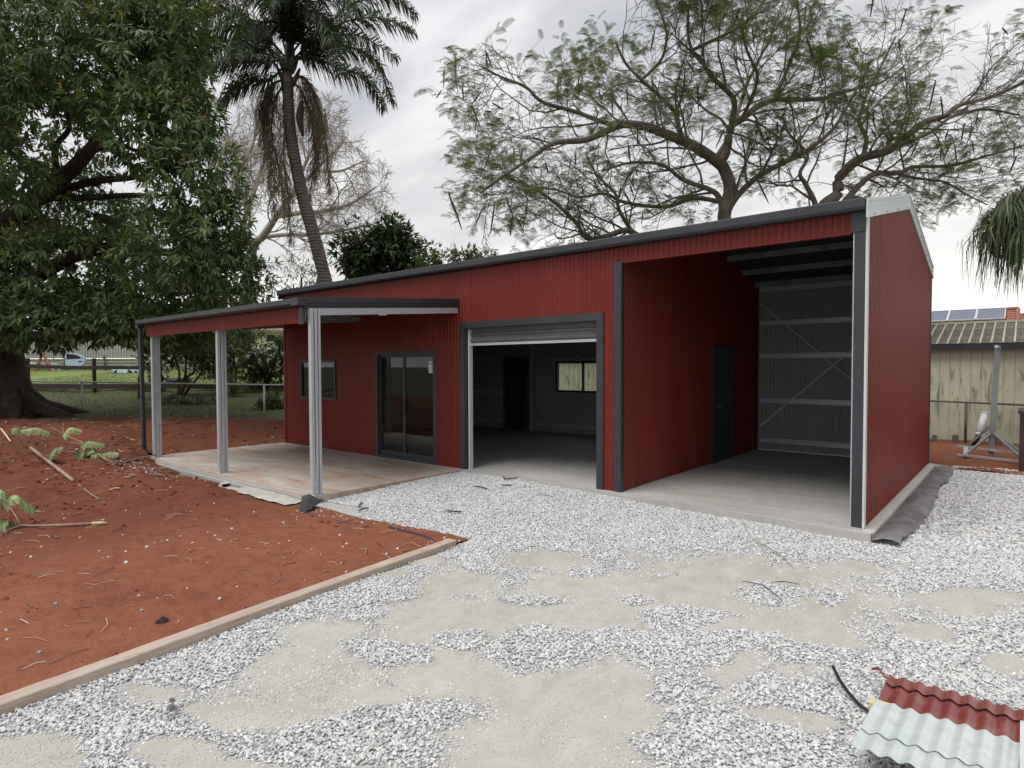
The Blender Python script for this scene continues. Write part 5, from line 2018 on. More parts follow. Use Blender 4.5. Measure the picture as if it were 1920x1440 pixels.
# ---- branching generator
def grow(m, tips, p0, dr, length, r, level, cfg, chain=None):
    n_ = cfg['seg'][level]
    P = [np.array(p0, float)]
    d = np.array(dr, float)
    d /= np.linalg.norm(d)
    st = length / n_
    for k in range(n_):
        d = d + cfg['wig'][level] * rng.normal(size=3) + np.array((0, 0, cfg['trop'][level]))
        d /= np.linalg.norm(d)
        P.append(P[-1] + d * st)
    P = np.array(P)
    r1 = r * cfg['taper'][level]
    if level == cfg['last']:
        m.tube(P, np.linspace(r, r1, len(P)), 3, 0.5, False)
        tips.append((P[-1], d))
        if len(P) > 2:
            tips.append((P[-2], d))
        return P
    m.tube(P, np.linspace(r, r1, len(P)), 5 if level < 2 else 4, 0.5, False)
    sprout(m, tips, P, r, r1, length, level, cfg)
    return P


def sprout(m, tips, P, r, r1, length, level, cfg, start=0.25):
    k = cfg['kids'][level]
    for j in range(k):
        f = start + (1 - start) * (j + rng.random()) / k
        i = min(len(P) - 2, int(f * (len(P) - 1)))
        fr_ = f * (len(P) - 1) - i
        p = P[i] * (1 - fr_) + P[i + 1] * fr_
        ax = P[i + 1] - P[i]
        ax /= np.linalg.norm(ax) + 1e-9
        v = rng.normal(size=3) * np.array((1, 1, cfg.get('flat', 1.0)))
        v -= ax * (v @ ax)
        v /= np.linalg.norm(v) + 1e-9
        a = rng.uniform(*cfg['ang'][level])
        dn = ax * math.cos(a) + v * math.sin(a)
        rr = (r + (r1 - r) * f) * cfg['rk'][level]
        ll = cfg['len'][level + 1] * rng.uniform(0.6, 1.25) * (1 - 0.35 * f)
        if cfg.get('env') is not None and not cfg['env'](p + dn * ll):
            dn = ax * math.cos(a) - v * math.sin(a)
            if not cfg['env'](p + dn * ll):
                ll *= 0.5
        grow(m, tips, p, dn, ll, max(rr, cfg['rmin']), level + 1, cfg)


# ---- spreading tree with feathery leaves behind the shed
FD = 16.0
fb = at_d(1440, 735, FD + 0.8)
fb[2] = -0.1
flame = tree_root('flame_tree', 'wide spreading umbrella shaped tree with feathery leaves behind the carport', fb)
cfgF = dict(seg=[0, 6, 5, 4, 3], wig=[0, 0.20, 0.24, 0.26, 0.22], trop=[0, 0.035, 0.03, 0.03, 0.02], taper=[0.3, 0.35, 0.4, 0.5, 0.5], kids=[7, 5, 5, 3, 0], len=[0, 2.3, 1.35, 0.75, 0.42],
            ang=[(0.5, 1.1), (0.45, 1.0), (0.45, 1.0), (0.4, 0.9)], rk=[0.5, 0.55, 0.6, 0.65], rmin=0.006, last=4, flat=0.75)
cfgF['last'] = 3
cfgF['kids'] = [8, 6, 5, 0]


def env_px(p):
    q = p - CAM
    z = q @ FW
    x = 960 + CAM_F * (q @ RT) / z
    y = 720 - CAM_F * (q @ UP) / z
    if p[2] < 4.4:
        return False
    if x < 1100 and y > 455:
        return False
    if x < 950:
        return x > 835 and (90 < y < 430)
    if x < 1150:
        return y > 100 - (x - 950) * 0.35 and y < 455
    if 1560 < x < 1880:
        return y > 25 and y < 400
    return y < 430


cfgF['env'] = env_px
tips = []
LM = [  # (points x, y, distance), start radius, end radius
    ([(1440, 735, 16.8), (1420, 600, 16.6), (1380, 480, 16.2), (1357, 413, 16), (1368, 355, 16), (1357, 317, 16), (1340, 300, 15.9), (1307, 277, 15.7), (1257, 255, 15.4), (1210, 238, 15.1), (1173, 233, 14.8), (1147, 241, 14.6), (1100, 262, 14.3), (1040, 268, 14.0), (1000, 293, 13.8), (950, 325, 13.6), (900, 360, 13.4)], 0.33, 0.03),
    ([(1180, 235, 14.9), (1147, 233, 14.8), (1087, 213, 14.5), (1017, 193, 14.2), (983, 163, 14.0), (940, 145, 13.8), (905, 125, 13.6)], 0.10, 0.025),
    ([(1285, 268, 15.6), (1273, 243, 15.6), (1267, 213, 15.5), (1233, 177, 15.2), (1203, 150, 15.0), (1173, 117, 14.8), (1153, 77, 14.6)], 0.11, 0.03),
    ([(1350, 305, 16.0), (1363, 283, 16), (1370, 240, 16), (1392, 222, 16.2), (1420, 200, 16.4), (1450, 187, 16.6), (1500, 187, 16.8), (1547, 183, 17), (1597, 167, 17.2), (1650, 155, 17.4), (1700, 120, 17.6)], 0.19, 0.03),
    ([(1370, 245, 16), (1377, 193, 15.8), (1360, 167, 15.6), (1333, 143, 15.4), (1313, 110, 15.2), (1297, 93, 15.1), (1290, 43, 15.0), (1300, -30, 14.8)], 0.13, 0.03),
    ([(1355, 395, 16), (1345, 365, 16), (1323, 352, 15.9), (1280, 337, 15.6), (1240, 310, 15.3), (1190, 305, 15.0), (1130, 320, 14.7)], 0.13, 0.03),
    ([(1347, 378, 16), (1300, 372, 16.3), (1247, 388, 16.5), (1173, 380, 16.8), (1133, 363, 17), (1087, 370, 17.2), (1040, 355, 17.4), (980, 350, 17.6)], 0.10, 0.03),
    ([(1380, 560, 16.6), (1290, 500, 17), (1215, 455, 17.2), (1190, 440, 17.2), (1173, 432, 17.2), (1135, 443, 17), (1100, 446, 16.8), (1080, 418, 16.6), (1040, 382, 16.4), (1000, 355, 16.2), (940, 330, 16)], 0.20, 0.03),
    ([(1188, 438, 17.2), (1180, 427, 17.2), (1160, 393, 17.2), (1153, 363, 17.2), (1120, 330, 17.2), (1100, 290, 17.1)], 0.11, 0.03),
    ([(1420, 600, 16.6), (1480, 500, 16.4), (1530, 420, 16.2), (1545, 385, 16), (1570, 363, 16), (1573, 333, 16), (1613, 297, 15.8), (1663, 283, 15.6), (1697, 257, 15.4), (1737, 227, 15.3), (1773, 217, 15.2), (1800, 197, 15.1), (1863, 180, 15), (1930, 150, 14.8)], 0.30, 0.04),
    ([(1660, 283, 15.6), (1700, 268, 15.6), (1747, 247, 15.7), (1790, 215, 15.8), (1850, 205, 16), (1910, 215, 16.2)], 0.09, 0.03),
    ([(1618, 295, 15.8), (1624, 260, 15.8), (1612, 225, 15.8), (1625, 180, 15.7), (1650, 130, 15.6), (1680, 70, 15.5)], 0.10, 0.03),
    ([(1540, 420, 16.4), (1583, 380, 16.4), (1613, 347, 16.6), (1640, 327, 16.8), (1687, 325, 17), (1713, 313, 17.2), (1790, 310, 17.5), (1850, 292, 17.8), (1920, 270, 18)], 0.16, 0.03),
    ([(1685, 327, 17), (1723, 335, 17), (1765, 340, 17.0), (1810, 365, 17), (1850, 385, 17)], 0.07, 0.02),
    ([(1362, 405, 16), (1370, 385, 16), (1390, 358, 15.8), (1427, 327, 15.5), (1480, 300, 15.2), (1513, 283, 15.0), (1547, 258, 14.8), (1573, 230, 14.7), (1600, 180, 14.6), (1630, 120, 14.5)], 0.15, 0.03),
    ([(1530, 400, 16.2), (1527, 377, 16.2), (1510, 345, 16.2), (1500, 325, 16.2), (1515, 290, 16.4), (1480, 250, 16.6), (1470, 215, 16.8)], 0.12, 0.03),
    ([(1340, 300, 16), (1370, 250, 17), (1400, 160, 18), (1440, 80, 18.6), (1470, 0, 19)], 0.12, 0.03),
    ([(1450, 187, 16.6), (1480, 120, 16.4), (1500, 60, 16.2), (1490, -20, 16)], 0.09, 0.03),
    ([(1300, 93, 15.1), (1370, 60, 14.6), (1420, 20, 14.2), (1450, -50, 14)], 0.07, 0.03),
    ([(1390, 225, 16.2), (1420, 150, 15.4), (1400, 90, 14.8), (1390, 20, 14.4)], 0.08, 0.03),
    ([(1203, 150, 15.0), (1240, 110, 14.6), (1250, 60, 14.3), (1230, 0, 14)], 0.06, 0.025)]
wood = MB()
for k, (pts, r0, r1) in enumerate(LM):
    mb = MB()
    r0, r1 = r0 * 0.64, r1 * 0.75
    P = limb(mb, pts, r0, r1, 4 * len(pts), 9, 0.03)
    part('trunk' if k == 0 else 'limb', mb, M['bark_flame'], flame, True)
    L_ = np.linalg.norm(np.diff(P, axis=0), axis=1).sum()
    s0 = 0.35 if k in (0, 9, 7) else 0.15
    c2 = dict(cfgF)
    c2['kids'] = [int(4 + L_ * 1.35)] + cfgF['kids'][1:]
    sprout(wood, tips, P, min(r0, 0.10), r1, L_, 0, c2, s0)
part('branches', wood, M['bark_flame'], flame, True, None, 'stuff')
tp = np.array([t_[0] for t_ in tips])
td = np.array([t_[1] for t_ in tips])
keep = tp[:, 2] > 3.9
tp, td = tp[keep], td[keep]
# feathery compound leaf: 9 pairs of pinnae
FV, FQ = [], []
for j in range(13):
    t = (j + 1) / 13.5
    l = 0.25 * (0.6 + 0.7 * math.sin(math.pi * (0.15 + 0.75 * t)))
    for s in (-1, 1):
        b = len(FV)
        z0 = 0.08 * math.sin(math.pi * t) - 0.16 * t * t
        w = 0.021
        FV += [(t - w, 0, z0), (t + w, 0, z0), (t + 0.10 + w * 0.5, s * l, z0 - 0.10), (t + 0.10 - w * 0.5, s * l, z0 - 0.10)]
        FQ.append((b, b + 1, b + 2, b + 3))
per = 3
Pp = np.repeat(tp, per, 0) + rng.normal(0, 0.05, (len(tp) * 3, 3))
dd_ = np.repeat(td, per, 0) * 0.7 + 0.75 * rand_dirs(len(Pp))
dd_[:, 2] = dd_[:, 2] * 0.45 + 0.04
clump = fbm(Pp[:, 0] * 0.9 + Pp[:, 2], Pp[:, 1] * 0.9 - Pp[:, 2] * 0.7, 501)
# thin the leaves where many shoots overlap so that the canopy stays airy throughout
cell = np.floor((Pp[:, 0] * 0.75 + Pp[:, 1] * 0.66) / 0.7).astype(int) * 4096 + np.floor(Pp[:, 2] / 0.7).astype(int)
_, inv, cnt = np.unique(cell, return_inverse=True, return_counts=True)
even = np.minimum(1.0, 1.25 * np.median(cnt[inv]) * 0.55 / cnt[inv])
kp = rng.random(len(Pp)) < even * np.clip(0.08 + 1.9 * (clump - 0.40), 0.08, 0.9)
mb = MB()
mb.inst(FV, None, FQ, Pp[kp], dd_[kp], np.array((0, 0, 1.0)) + 0.35 * rand_dirs(kp.sum()), rng.uniform(0.17, 0.31, kp.sum()), np.clip(rng.normal(0.45, 0.22, kp.sum()) + (clump[kp] - 0.5) * 0.6, 0, 1))
part('crown', mb, M['leaf_flame'], flame, False, None, 'stuff')
print('flame tips', len(tp), 'leaves', kp.sum())
mb = MB()
for i in rng.choice(len(tp), 170, False):
    p = tp[i]
    l = random.uniform(0.28, 0.5)
    b = rng.normal(0, 0.12, 3)
    sp = spline([p, p + b * 0.5 - (0, 0, l * 0.5), p + b - (0, 0, l)], 6)
    mb.tube(sp, 0.021 * np.sin(np.linspace(0.5, 2.8, 6)), 4, random.random())
part('seed_pods', mb, M['pod'], flame, False, None, 'stuff')

# ---- leafless tree beyond the palm
ab = at_d(455, 690, 33)
ab[2] = float(land_z(ab[0], ab[1]))
bare = tree_root('bare_tree', 'leafless grey brown tree with a fine dome of twigs behind the palm', ab)
DOME = at_d(540, 470, 33)


def env_bare(p):
    q = p - CAM
    z = q @ FW
    x = 960 + CAM_F * (q @ RT) / z
    y = 720 - CAM_F * (q @ UP) / z
    return ((x - 540) / 185) ** 2 + ((y - 470) / 285) ** 2 < 1 and y < 520


cfgB = dict(seg=[0, 7, 5, 4, 3], wig=[0, 0.20, 0.24, 0.26, 0.22], trop=[0, 0.03, 0.03, 0.02, 0.02], taper=[0.3, 0.35, 0.4, 0.5, 0.5], kids=[7, 8, 9, 3, 0], len=[0, 3.4, 2.0, 1.15, 0.7],
            ang=[(0.4, 0.9), (0.4, 0.95), (0.4, 0.95), (0.4, 0.9)], rk=[0.55, 0.6, 0.65, 0.7], rmin=0.012, last=3, flat=1.0, env=env_bare)
tipsB = []
LB = [([(455, 690, 33), (460, 560, 33), (473, 467, 33), (493, 443, 33), (517, 407, 33), (547, 365, 33), (590, 320, 33), (640, 270, 33)], 0.31, 0.05),
      ([(470, 475, 33), (455, 430, 33), (462, 390, 33), (440, 330, 33), (430, 270, 33), (420, 215, 33)], 0.20, 0.05), ([(462, 400, 33), (480, 350, 33), (500, 290, 33), (530, 230, 33), (550, 190, 33)], 0.15, 0.04),
      ([(520, 405, 33), (560, 400, 33), (610, 395, 33), (660, 380, 33), (705, 350, 33)], 0.16, 0.04), ([(490, 445, 33), (540, 440, 33), (590, 440, 33), (650, 430, 33), (700, 420, 33)], 0.13, 0.04),
      ([(455, 420, 33), (430, 380, 33), (410, 330, 33), (395, 280, 33), (392, 220, 33)], 0.15, 0.04), ([(545, 366, 33), (580, 290, 33), (600, 250, 33), (610, 215, 33)], 0.12, 0.04),
      ([(440, 330, 33), (470, 280, 33), (480, 230, 33), (470, 190, 33)], 0.12, 0.04), ([(590, 320, 33), (640, 320, 33), (680, 300, 33)], 0.10, 0.04), ([(430, 450, 33), (400, 430, 33), (385, 380, 33)], 0.10, 0.04)]
wood = MB()
for k, (pts, r0, r1) in enumerate(LB):
    mb = MB()
    pts = [(x, y, d + (k % 3 - 1) * 0.5 * i) for i, (x, y, d) in enumerate(pts)]
    P = limb(mb, pts, r0, r1, 4 * len(pts), 8, 0.05)
    part('trunk' if k == 0 else 'limb', mb, M['bark_bare'], bare, True)
    L_ = np.linalg.norm(np.diff(P, axis=0), axis=1).sum()
    c2 = dict(cfgB)
    c2['kids'] = [int(2 + L_ * 0.9)] + cfgB['kids'][1:]
    sprout(wood, tipsB, P, min(r0, 0.12), r1, L_, 0, c2, 0.4 if k == 0 else 0.15)
part('twigs', wood, M['bark_bare'], bare, True, None, 'stuff')


# ---- other trees and shrubs
def bushy(name, label, cat, lobes, d, mat, per_area, size, per=7, trunk_r=0.08, trunk_px=None, group=None, droop=0.3, narrow=False, shell=(0.4, 1.05), lump=0.6, stems=2):
    bx = trunk_px if trunk_px else (lobes[0][0], None)
    c = at_d(bx[0], 700, d)
    c[2] = float(land_z(c[0], c[1]))
    t_ = thing(name, label, cat, c, group)
    P, N = crown_points([(*l, d) if len(l) == 4 else l for l in lobes], per_area, shell, lump, random.randrange(999))
    P = P[(P[:, 2] > c[2] + 0.02)] if True else P
    N = N[:len(P)]
    m = MB()
    for k in range(stems):
        tgt = at_d(lobes[k % len(lobes)][0], lobes[k % len(lobes)][1], d)
        mid = (c + tgt) / 2 + rng.normal(0, 0.12, 3)
        off = np.array((random.uniform(-0.15, 0.15), random.uniform(-0.1, 0.1), 0)) * (k > 0)
        m.tube(spline([c + off - (0, 0, 0.1), c * 0.7 + tgt * 0.3 + off + rng.normal(0, 0.06, 3), mid, tgt], 10), np.linspace(trunk_r, trunk_r * 0.35, 10), 6)
    part('trunk', m, M['bark_shrub'], t_, True)
    m = MB()
    whorls(m, P, N, per, size, droop, 0.1, 1.1, NARROW_V if narrow else LEAF_V, NARROW_T if narrow else LEAF_T)
    part('crown', m, M[mat], t_, False, None, 'stuff')
    return t_


bushy('round_tree', 'dark round leafy tree showing above the roof right of the palm trunk', 'tree', [(715, 462, 62, 48), (680, 490, 55, 40), (765, 480, 38, 38), (700, 520, 60, 35), (735, 440, 35, 28)], 30, 'leaf_dark', 9, 0.5, 7, 0.2)
bushy('yellow_green_tree', 'low pale green treetop just showing above the red roof', 'tree', [(850, 490, 55, 24), (880, 482, 28, 18), (810, 492, 32, 16), (915, 487, 30, 12)], 28, 'leaf_light', 11, 0.33, 6, 0.15)
bushy('wispy_tree', 'pale wispy treetop low in the sky between mango and palm trunk', 'tree', [(565, 520, 45, 28), (600, 500, 25, 30), (540, 500, 25, 22), (520, 535, 40, 15)], 36, 'leaf_light', 3.0, 0.4, 6, 0.15, None, None, 0.3, True)
bushy('dark_sapling', 'slender dark sapling standing left of the verandah downpipe', 'tree', [(262, 615, 30, 30), (275, 645, 18, 22), (240, 610, 25, 18)], 23, 'leaf_dark', 16, 0.26, 6, 0.13, (263, 0), None, 0.5, False, (0.4, 1.05), 0.6, 1)
bushy('garden_tree', 'small dark tree with several thin trunks behind the first two posts', 'tree', [(350, 625, 55, 35), (320, 650, 35, 30), (375, 650, 40, 30), (390, 680, 30, 28)], 24, 'leaf_dark', 14, 0.24, 7, 0.07, (338, 0), None, 0.5, False, (0.3, 1.05), 0.6, 4)
bushy('garden_tree', 'lighter green shrub tree right of the middle post under the roof edge', 'tree', [(440, 645, 35, 38), (425, 690, 30, 28), (455, 615, 25, 20)], 24.5, 'leaf_light', 14, 0.22, 7, 0.06, (432, 0), None, 0.4, False, (0.3, 1.05), 0.6, 3)
bushy('vine_hedge', 'tall vine covered hedge beside the far corner of the verandah wall', 'hedge', [(470, 670, 28, 38), (505, 680, 35, 40), (540, 670, 30, 45), (490, 705, 45, 22), (530, 640, 20, 20), (575, 670, 30, 45)], 25.5, 'leaf_dark', 13, 0.24, 7, 0.06, (500, 0), None, 0.7, False, (0.2, 1.05), 0.6, 5)
bushy('low_shrub', 'twiggy brown low shrub bed beyond the wire fence behind the verandah', 'shrub', [(310, 750, 26, 17), (340, 754, 28, 16), (372, 756, 28, 16), (400, 757, 20, 15)], 21.8, 'leaf_dark', 30, 0.17, 6, 0.03, (350, 0), None, 0.1, True, (0.3, 1.1), 0.7, 6)
bushy('fern_clump', 'arching green fern clump at the foot of the hedge near the wall', 'fern', [(505, 752, 24, 22), (528, 762, 20, 20), (490, 765, 16, 12)], 20.8, 'leaf_light', 22, 0.42, 6, 0.03, (512, 0), None, 0.5, True, (0.1, 0.9), 0.5, 3)
bushy('leafy_plant', 'low green plant growing behind the middle post beyond the fence', 'plant', [(442, 720, 22, 20), (418, 712, 16, 18)], 23.5, 'leaf_light', 22, 0.24, 6, 0.03, (436, 0), None, 0.3, True, (0.2, 1.0), 0.6, 3)
bushy('hedge_shrub', 'dark shrub closing the view beneath the mango branches by the downpipe', 'shrub', [(290, 665, 26, 34), (300, 700, 20, 20), (250, 632, 30, 16)], 27, 'leaf_dark', 12, 0.24, 7, 0.05, (292, 0), None, 0.4, False, (0.3, 1.05), 0.6, 3)
bushy('back_hedge', 'dark mass of shrubs at the back of the neighbouring garden', 'hedge', [(420, 640, 60, 40), (360, 655, 60, 36), (470, 625, 30, 26)], 31, 'leaf_dark', 5, 0.34, 7, 0.06, (400, 0), None, 0.4, False, (0.3, 1.05), 0.6, 4)

# ---- weeping strap leaved plant at the right edge
wb = at_d(2010, 735, 12.2)
wb[2] = -0.1
weep = tree_root('weeping_palm', 'drooping dark green strap leaved palm hanging in at the right edge', wb)
mb = MB()
mb.tube(spline([wb, at_d(2010, 600, 12.2), at_d(1985, 480, 12.2), at_d(1950, 410, 12.2)], 14), np.linspace(0.24, 0.09, 14), 9)
mb.tube(spline([at_d(1990, 500, 12.2), at_d(1930, 440, 12.0), at_d(1880, 400, 11.8)], 10), np.linspace(0.10, 0.06, 10), 7)
mb.tube(spline([at_d(1990, 500, 12.2), at_d(2020, 430, 12.4), at_d(2060, 390, 12.6)], 10), np.linspace(0.10, 0.06, 10), 7)
part('trunk', mb, M['bark_palm'], weep, True)
mb = MB()
for (hx, hy, hd, n_) in ((1893, 400, 11.8, 200), (1925, 382, 12.1, 210), (1975, 395, 12.2, 190), (1925, 435, 11.6, 190), (1872, 430, 11.9, 120), (2060, 390, 12.6, 200)):
    h = at_d(hx, hy, hd)
    v = rand_dirs(n_)
    v[:, 2] = np.abs(v[:, 2]) * 0.8 + 0.05
    v /= np.linalg.norm(v, axis=1)[:, None]
    L1 = rng.uniform(0.22, 0.42, n_)
    L2 = rng.uniform(0.35, 1.25, n_)
    b = h + v * L1[:, None]
    hv = v * np.array((1, 1, 0))
    c = b + hv * (L1 * 0.65)[:, None] - np.array((0, 0, 1.0)) * (L2 * 0.35)[:, None]
    e2 = c + hv * (L1 * 0.10)[:, None] - np.array((0, 0, 1.0)) * (L2 * 0.75)[:, None] + 0.11 * rand_dirs(n_)
    w = np.cross(v, np.array((0, 0, 1.0)))
    w /= np.linalg.norm(w, axis=1)[:, None] + 1e-6
    w = w * 0.013
    hh = np.repeat(h[None], n_, 0)
    V = np.stack([hh - w, hh + w, b - w, b + w, c - w, c + w, e2 - w * 0.2, e2 + w * 0.2], 1).reshape(-1, 3)
    o = np.arange(n_)[:, None] * 8
    mb.add(V, None, np.vstack([o + [0, 1, 3, 2], o + [2, 3, 5, 4], o + [4, 5, 7, 6]]), np.repeat(np.clip(rng.normal(0.45, 0.25, n_), 0, 1), 8))
part('leaves', mb, M['leaf_strap'], weep, False, None, 'stuff')

# ================================================================== LEFT BACKGROUND
def on_land(x, y, d):
    p = at_d(x, y, d)
    p[2] = float(land_z(p[0], p[1]))
    return p


# wire fence with a pipe rail
A_, B_ = at_d(-260, 708, 22.5), at_d(560, 722.5, 18.8)
fence = thing('wire_fence', 'low chain wire fence with a thin pipe rail across the lawn', 'fence', ((A_[0] + B_[0]) / 2, (A_[1] + B_[1]) / 2, 0.2))
mb = MB()
mb.tube([A_, (A_ + B_) / 2 - (0, 0, 0.015), B_], 0.024, 8)
part('rail', mb, M['galv'], fence, True)
for px_ in (-120, 190, 505):
    t = (px_ + 260) / 820
    p = A_ * (1 - t) + B_ * t
    mb = MB()
    mb.tube([(p[0], p[1], float(land_z(p[0], p[1])) - 0.1), (p[0], p[1], p[2] - 0.02)], 0.03, 8)
    part('post', mb, M['galv'], fence, True)
mb = MB()
nw = 150
for k in range(nw):
    for s in (-1, 1):
        t0 = k / nw
        t1 = t0 + s * 0.9 / 11.5
        t1c = min(max(t1, 0), 1)
        f = (t1c - t0) / (t1 - t0)
        p = A_ * (1 - t0) + B_ * t0
        q = A_ * (1 - t1c) + B_ * t1c
        za = float(land_z(p[0], p[1])) + 0.05
        zb_ = float(land_z(q[0], q[1])) + 0.05
        mb.bar((p[0], p[1], za), (q[0], q[1], zb_ + (q[2] - zb_) * f), 0.0035, 0.0035)
part('mesh', mb, M['mesh_wire'], fence, False, None, 'stuff')

# dark post and rail fence on the edge of the higher lawn
DP = 25.35
prf = thing('rail_fence', 'dark timber post and rail fence along the raised lawn', 'fence', on_land(110, 715, DP))
for px_ in (-75, 53, 177, 300):
    p = on_land(px_, 715, DP)
    mb = MB()
    mb.box(p[0] - 0.06, p[0] + 0.06, p[1] - 0.06, p[1] + 0.06, p[2] - 0.35, at_d(px_, 672, DP)[2])
    part('post', mb, M['post'], prf)
for xa, xb, ya, yb in ((-75, 53, 684, 686), (53, 177, 687, 690), (177, 300, 689, 690)):
    mb = MB()
    mb.bar(at_d(xa, ya, DP - 0.08), at_d(xb, yb, DP - 0.08), 0.05, 0.14)
    part('rail', mb, M['post'], prf)
for xa, xb in ((-75, 53), (53, 177), (177, 300), (300, 420)):
    mb = MB()
    mb.bar(at_d(xa, 724, DP - 0.1), at_d(xb, 725, DP - 0.1), 0.06, 0.2)
    part('sleeper', mb, M['post'], prf)

# far grey paling fence with mossy boards at its base
DF_ = 39.0
pfn = thing('paling_fence', 'tall grey timber paling fence behind the parked things', 'fence', on_land(140, 690, DF_))
mb = MB()
for k in range(120):
    xa = -230 + k * 5.2
    p = at_d(xa, 690, DF_)
    z0 = float(land_z(p[0], p[1]))
    hw = 0.078
    rv = RT0 * hw
    t = random.uniform(-0.03, 0.03)
    V = [p[:2].tolist() + [0]]
    P4 = [(p + s * rv + FH * q) for q in (0, 0.02) for s in (-1, 1)]
    V = [(v[0], v[1], z) for z in (z0 + 0.78, z0 + 2.25 + t) for v in P4]
    mb.add(V, None, [(0, 1, 5, 4), (2, 0, 4, 6), (1, 3, 7, 5), (3, 2, 6, 7), (4, 5, 7, 6)], random.random())
part('palings', mb, M['paling'], pfn, False, None, 'stuff')
for k in range(4):
    a = at_d(-230, 690, DF_ - 0.03)
    b = at_d(400, 690, DF_ - 0.03)
    z0 = float(land_z(a[0], a[1]))
    mb = MB()
    mb.bar((a[0], a[1], z0 + 0.05 + 0.195 * k), (b[0], b[1], z0 + 0.05 + 0.195 * k), 0.04, 0.185)
    part('board', mb, M['plinth'], pfn)
for px_ in (122, 196, 260, 330):
    p = at_d(px_, 690, DF_ - 0.12)
    z0 = float(land_z(p[0], p[1]))
    mb = MB()
    mb.box(p[0] - 0.06, p[0] + 0.06, p[1] - 0.06, p[1] + 0.06, z0 - 0.1, z0 + 0.95)
    part('post', mb, M['plinth'], pfn)

U3 = np.array((0, 0, 1.0))


def slab_px(m, pts, d, depth, ins=0.0):
    """a plate whose face is an outline seen from the drive, with real thickness behind"""
    F_ = [at_d(x, y, d) for x, y in pts]
    B2 = [p + FH * depth for p in F_]
    k = len(F_)
    c0, c1 = np.mean(F_, 0), np.mean(B2, 0)
    V = F_ + B2 + [c0, c1]
    m.add(V, [(i, (i + 1) % k, 2 * k) for i in range(k)] + [(k + (i + 1) % k, k + i, 2 * k + 1) for i in range(k)], [((i + 1) % k, i, k + i, k + (i + 1) % k) for i in range(k)])


# loose car door leaning on the fence
DD = 37.6
cd = thing('car_door', 'pale blue loose car door with its window leaning on the fence', 'car door', on_land(140, 690, DD))
mb = MB()
slab_px(mb, [(122, 674), (152, 673), (158.5, 671), (160, 674), (157, 682), (150, 687), (122.5, 688)], DD, 0.12)
slab_px(mb, [(121.5, 661), (124, 661), (124.5, 674), (122, 674)], DD, 0.1)
slab_px(mb, [(121.5, 661), (140, 662), (152, 666), (160, 671.5), (158.5, 673), (150, 668), (139, 664), (124, 663.2)], DD, 0.1)
part('panel', mb, M['carblue'], cd)
mb = MB()
slab_px(mb, [(124.5, 663.5), (139, 664.2), (150, 668), (155.5, 672.5), (125, 673.8)], DD + 0.05, 0.02)
part('window', mb, M['black'], cd)
mb = MB()
slab_px(mb, [(147, 677), (153.5, 676.5), (153.5, 678.3), (147, 679)], DD - 0.02, 0.02)
part('handle', mb, M['black'], cd)
mb = MB()
slab_px(mb, [(151, 668), (153, 669), (153, 673), (151, 673)], DD + 0.02, 0.02)
part('divider', mb, M['carblue'], cd)

# pink A frame trestle with pale planks
DT = 37.2
ts = thing('trestle', 'faded pink A frame trestle in front of the paling fence', 'trestle', on_land(82, 692, DT))
for (a, b, dz) in (((80, 659.5), (64, 686), 0.0), ((81, 659.5), (98, 690), 0.05), ((80, 659.5), (70, 688), 0.7), ((81, 659.5), (92, 689), 0.75)):
    mb = MB()
    pa, pb_ = at_d(*a, DT), at_d(*b, DT + dz)
    pb_[2] = float(land_z(pb_[0], pb_[1]))
    mb.bar(pa, pb_, 0.10, 0.06)
    part('leg', mb, M['pinkpaint'], ts)
mb = MB()
mb.bar(at_d(68, 680, DT + 0.0), at_d(95, 681.5, DT + 0.04), 0.05, 0.08)
part('brace', mb, M['pinkpaint'], ts)
bn = thing('plank_bench', 'low white plank bench behind the pink trestle', 'bench', on_land(80, 690, 38))
mb = MB()
mb.bar(at_d(36, 680.5, 38.2), at_d(112, 682, 38.2), 0.3, 0.08)
part('seat', mb, M['white'], bn)
for x in (44, 100, 110.5):
    mb = MB()
    p = at_d(x, 682, 38.2)
    mb.box(p[0] - 0.05, p[0] + 0.05, p[1] - 0.05, p[1] + 0.05, float(land_z(p[0], p[1])) - 0.05, p[2] - 0.04)
    part('leg', mb, M['white'], bn)
mb = MB()
for (a, b) in (((53, 670), (53, 682)), ((100, 671), (100, 682)), ((53, 670), (100, 671))):
    mb.bar(at_d(*a, 38.6), at_d(*b, 38.6), 0.05, 0.05)
solo('metal_rack', mb, M['mesh_wire'], 'thin grey pipe rack standing behind the trestle', 'rack')
# white ute at the far left edge with slatted tray side and blue drum
DU_ = 34.0
ub = on_land(-10, 695, DU_)
ute = thing('parked_ute', 'white parked vehicle cut off by the left edge of the picture', 'car', ub)
mb = MB()
slab_px(mb, [(-95, 668), (6, 672), (7, 690), (-95, 692)], DU_, 1.7)
slab_px(mb, [(-70, 668), (-55, 651), (-6, 651), (3, 669), (-2, 671)], DU_ + 0.1, 1.5)
part('body', mb, M['carwhite'], ute)
mb = MB()
slab_px(mb, [(-50, 654), (-30, 654), (-30, 667), (-60, 667)], DU_ + 0.06, 0.03)
slab_px(mb, [(-26, 654), (-9, 654), (-2, 667), (-26, 667)], DU_ + 0.06, 0.03)
part('window', mb, M['black'], ute)
for x in (-72, -14):
    mb = MB()
    c = at_d(x, 690, DU_ - 0.02)
    mb.tube([c - FH * 0.02, c + FH * 0.22], 0.33, 16)
    part('wheel', mb, M['black'], ute, True)
cr_ = thing('slatted_crate', 'white slatted crate standing beside the parked vehicle', 'crate', on_land(15, 693, 33.5))
for k in range(4):
    mb = MB()
    y = 675 + k * 4.2
    mb.bar(at_d(4, y, 33.5), at_d(27, y + 0.3, 33.5), 0.03, 0.085)
    part('slat', mb, M['white'], cr_)
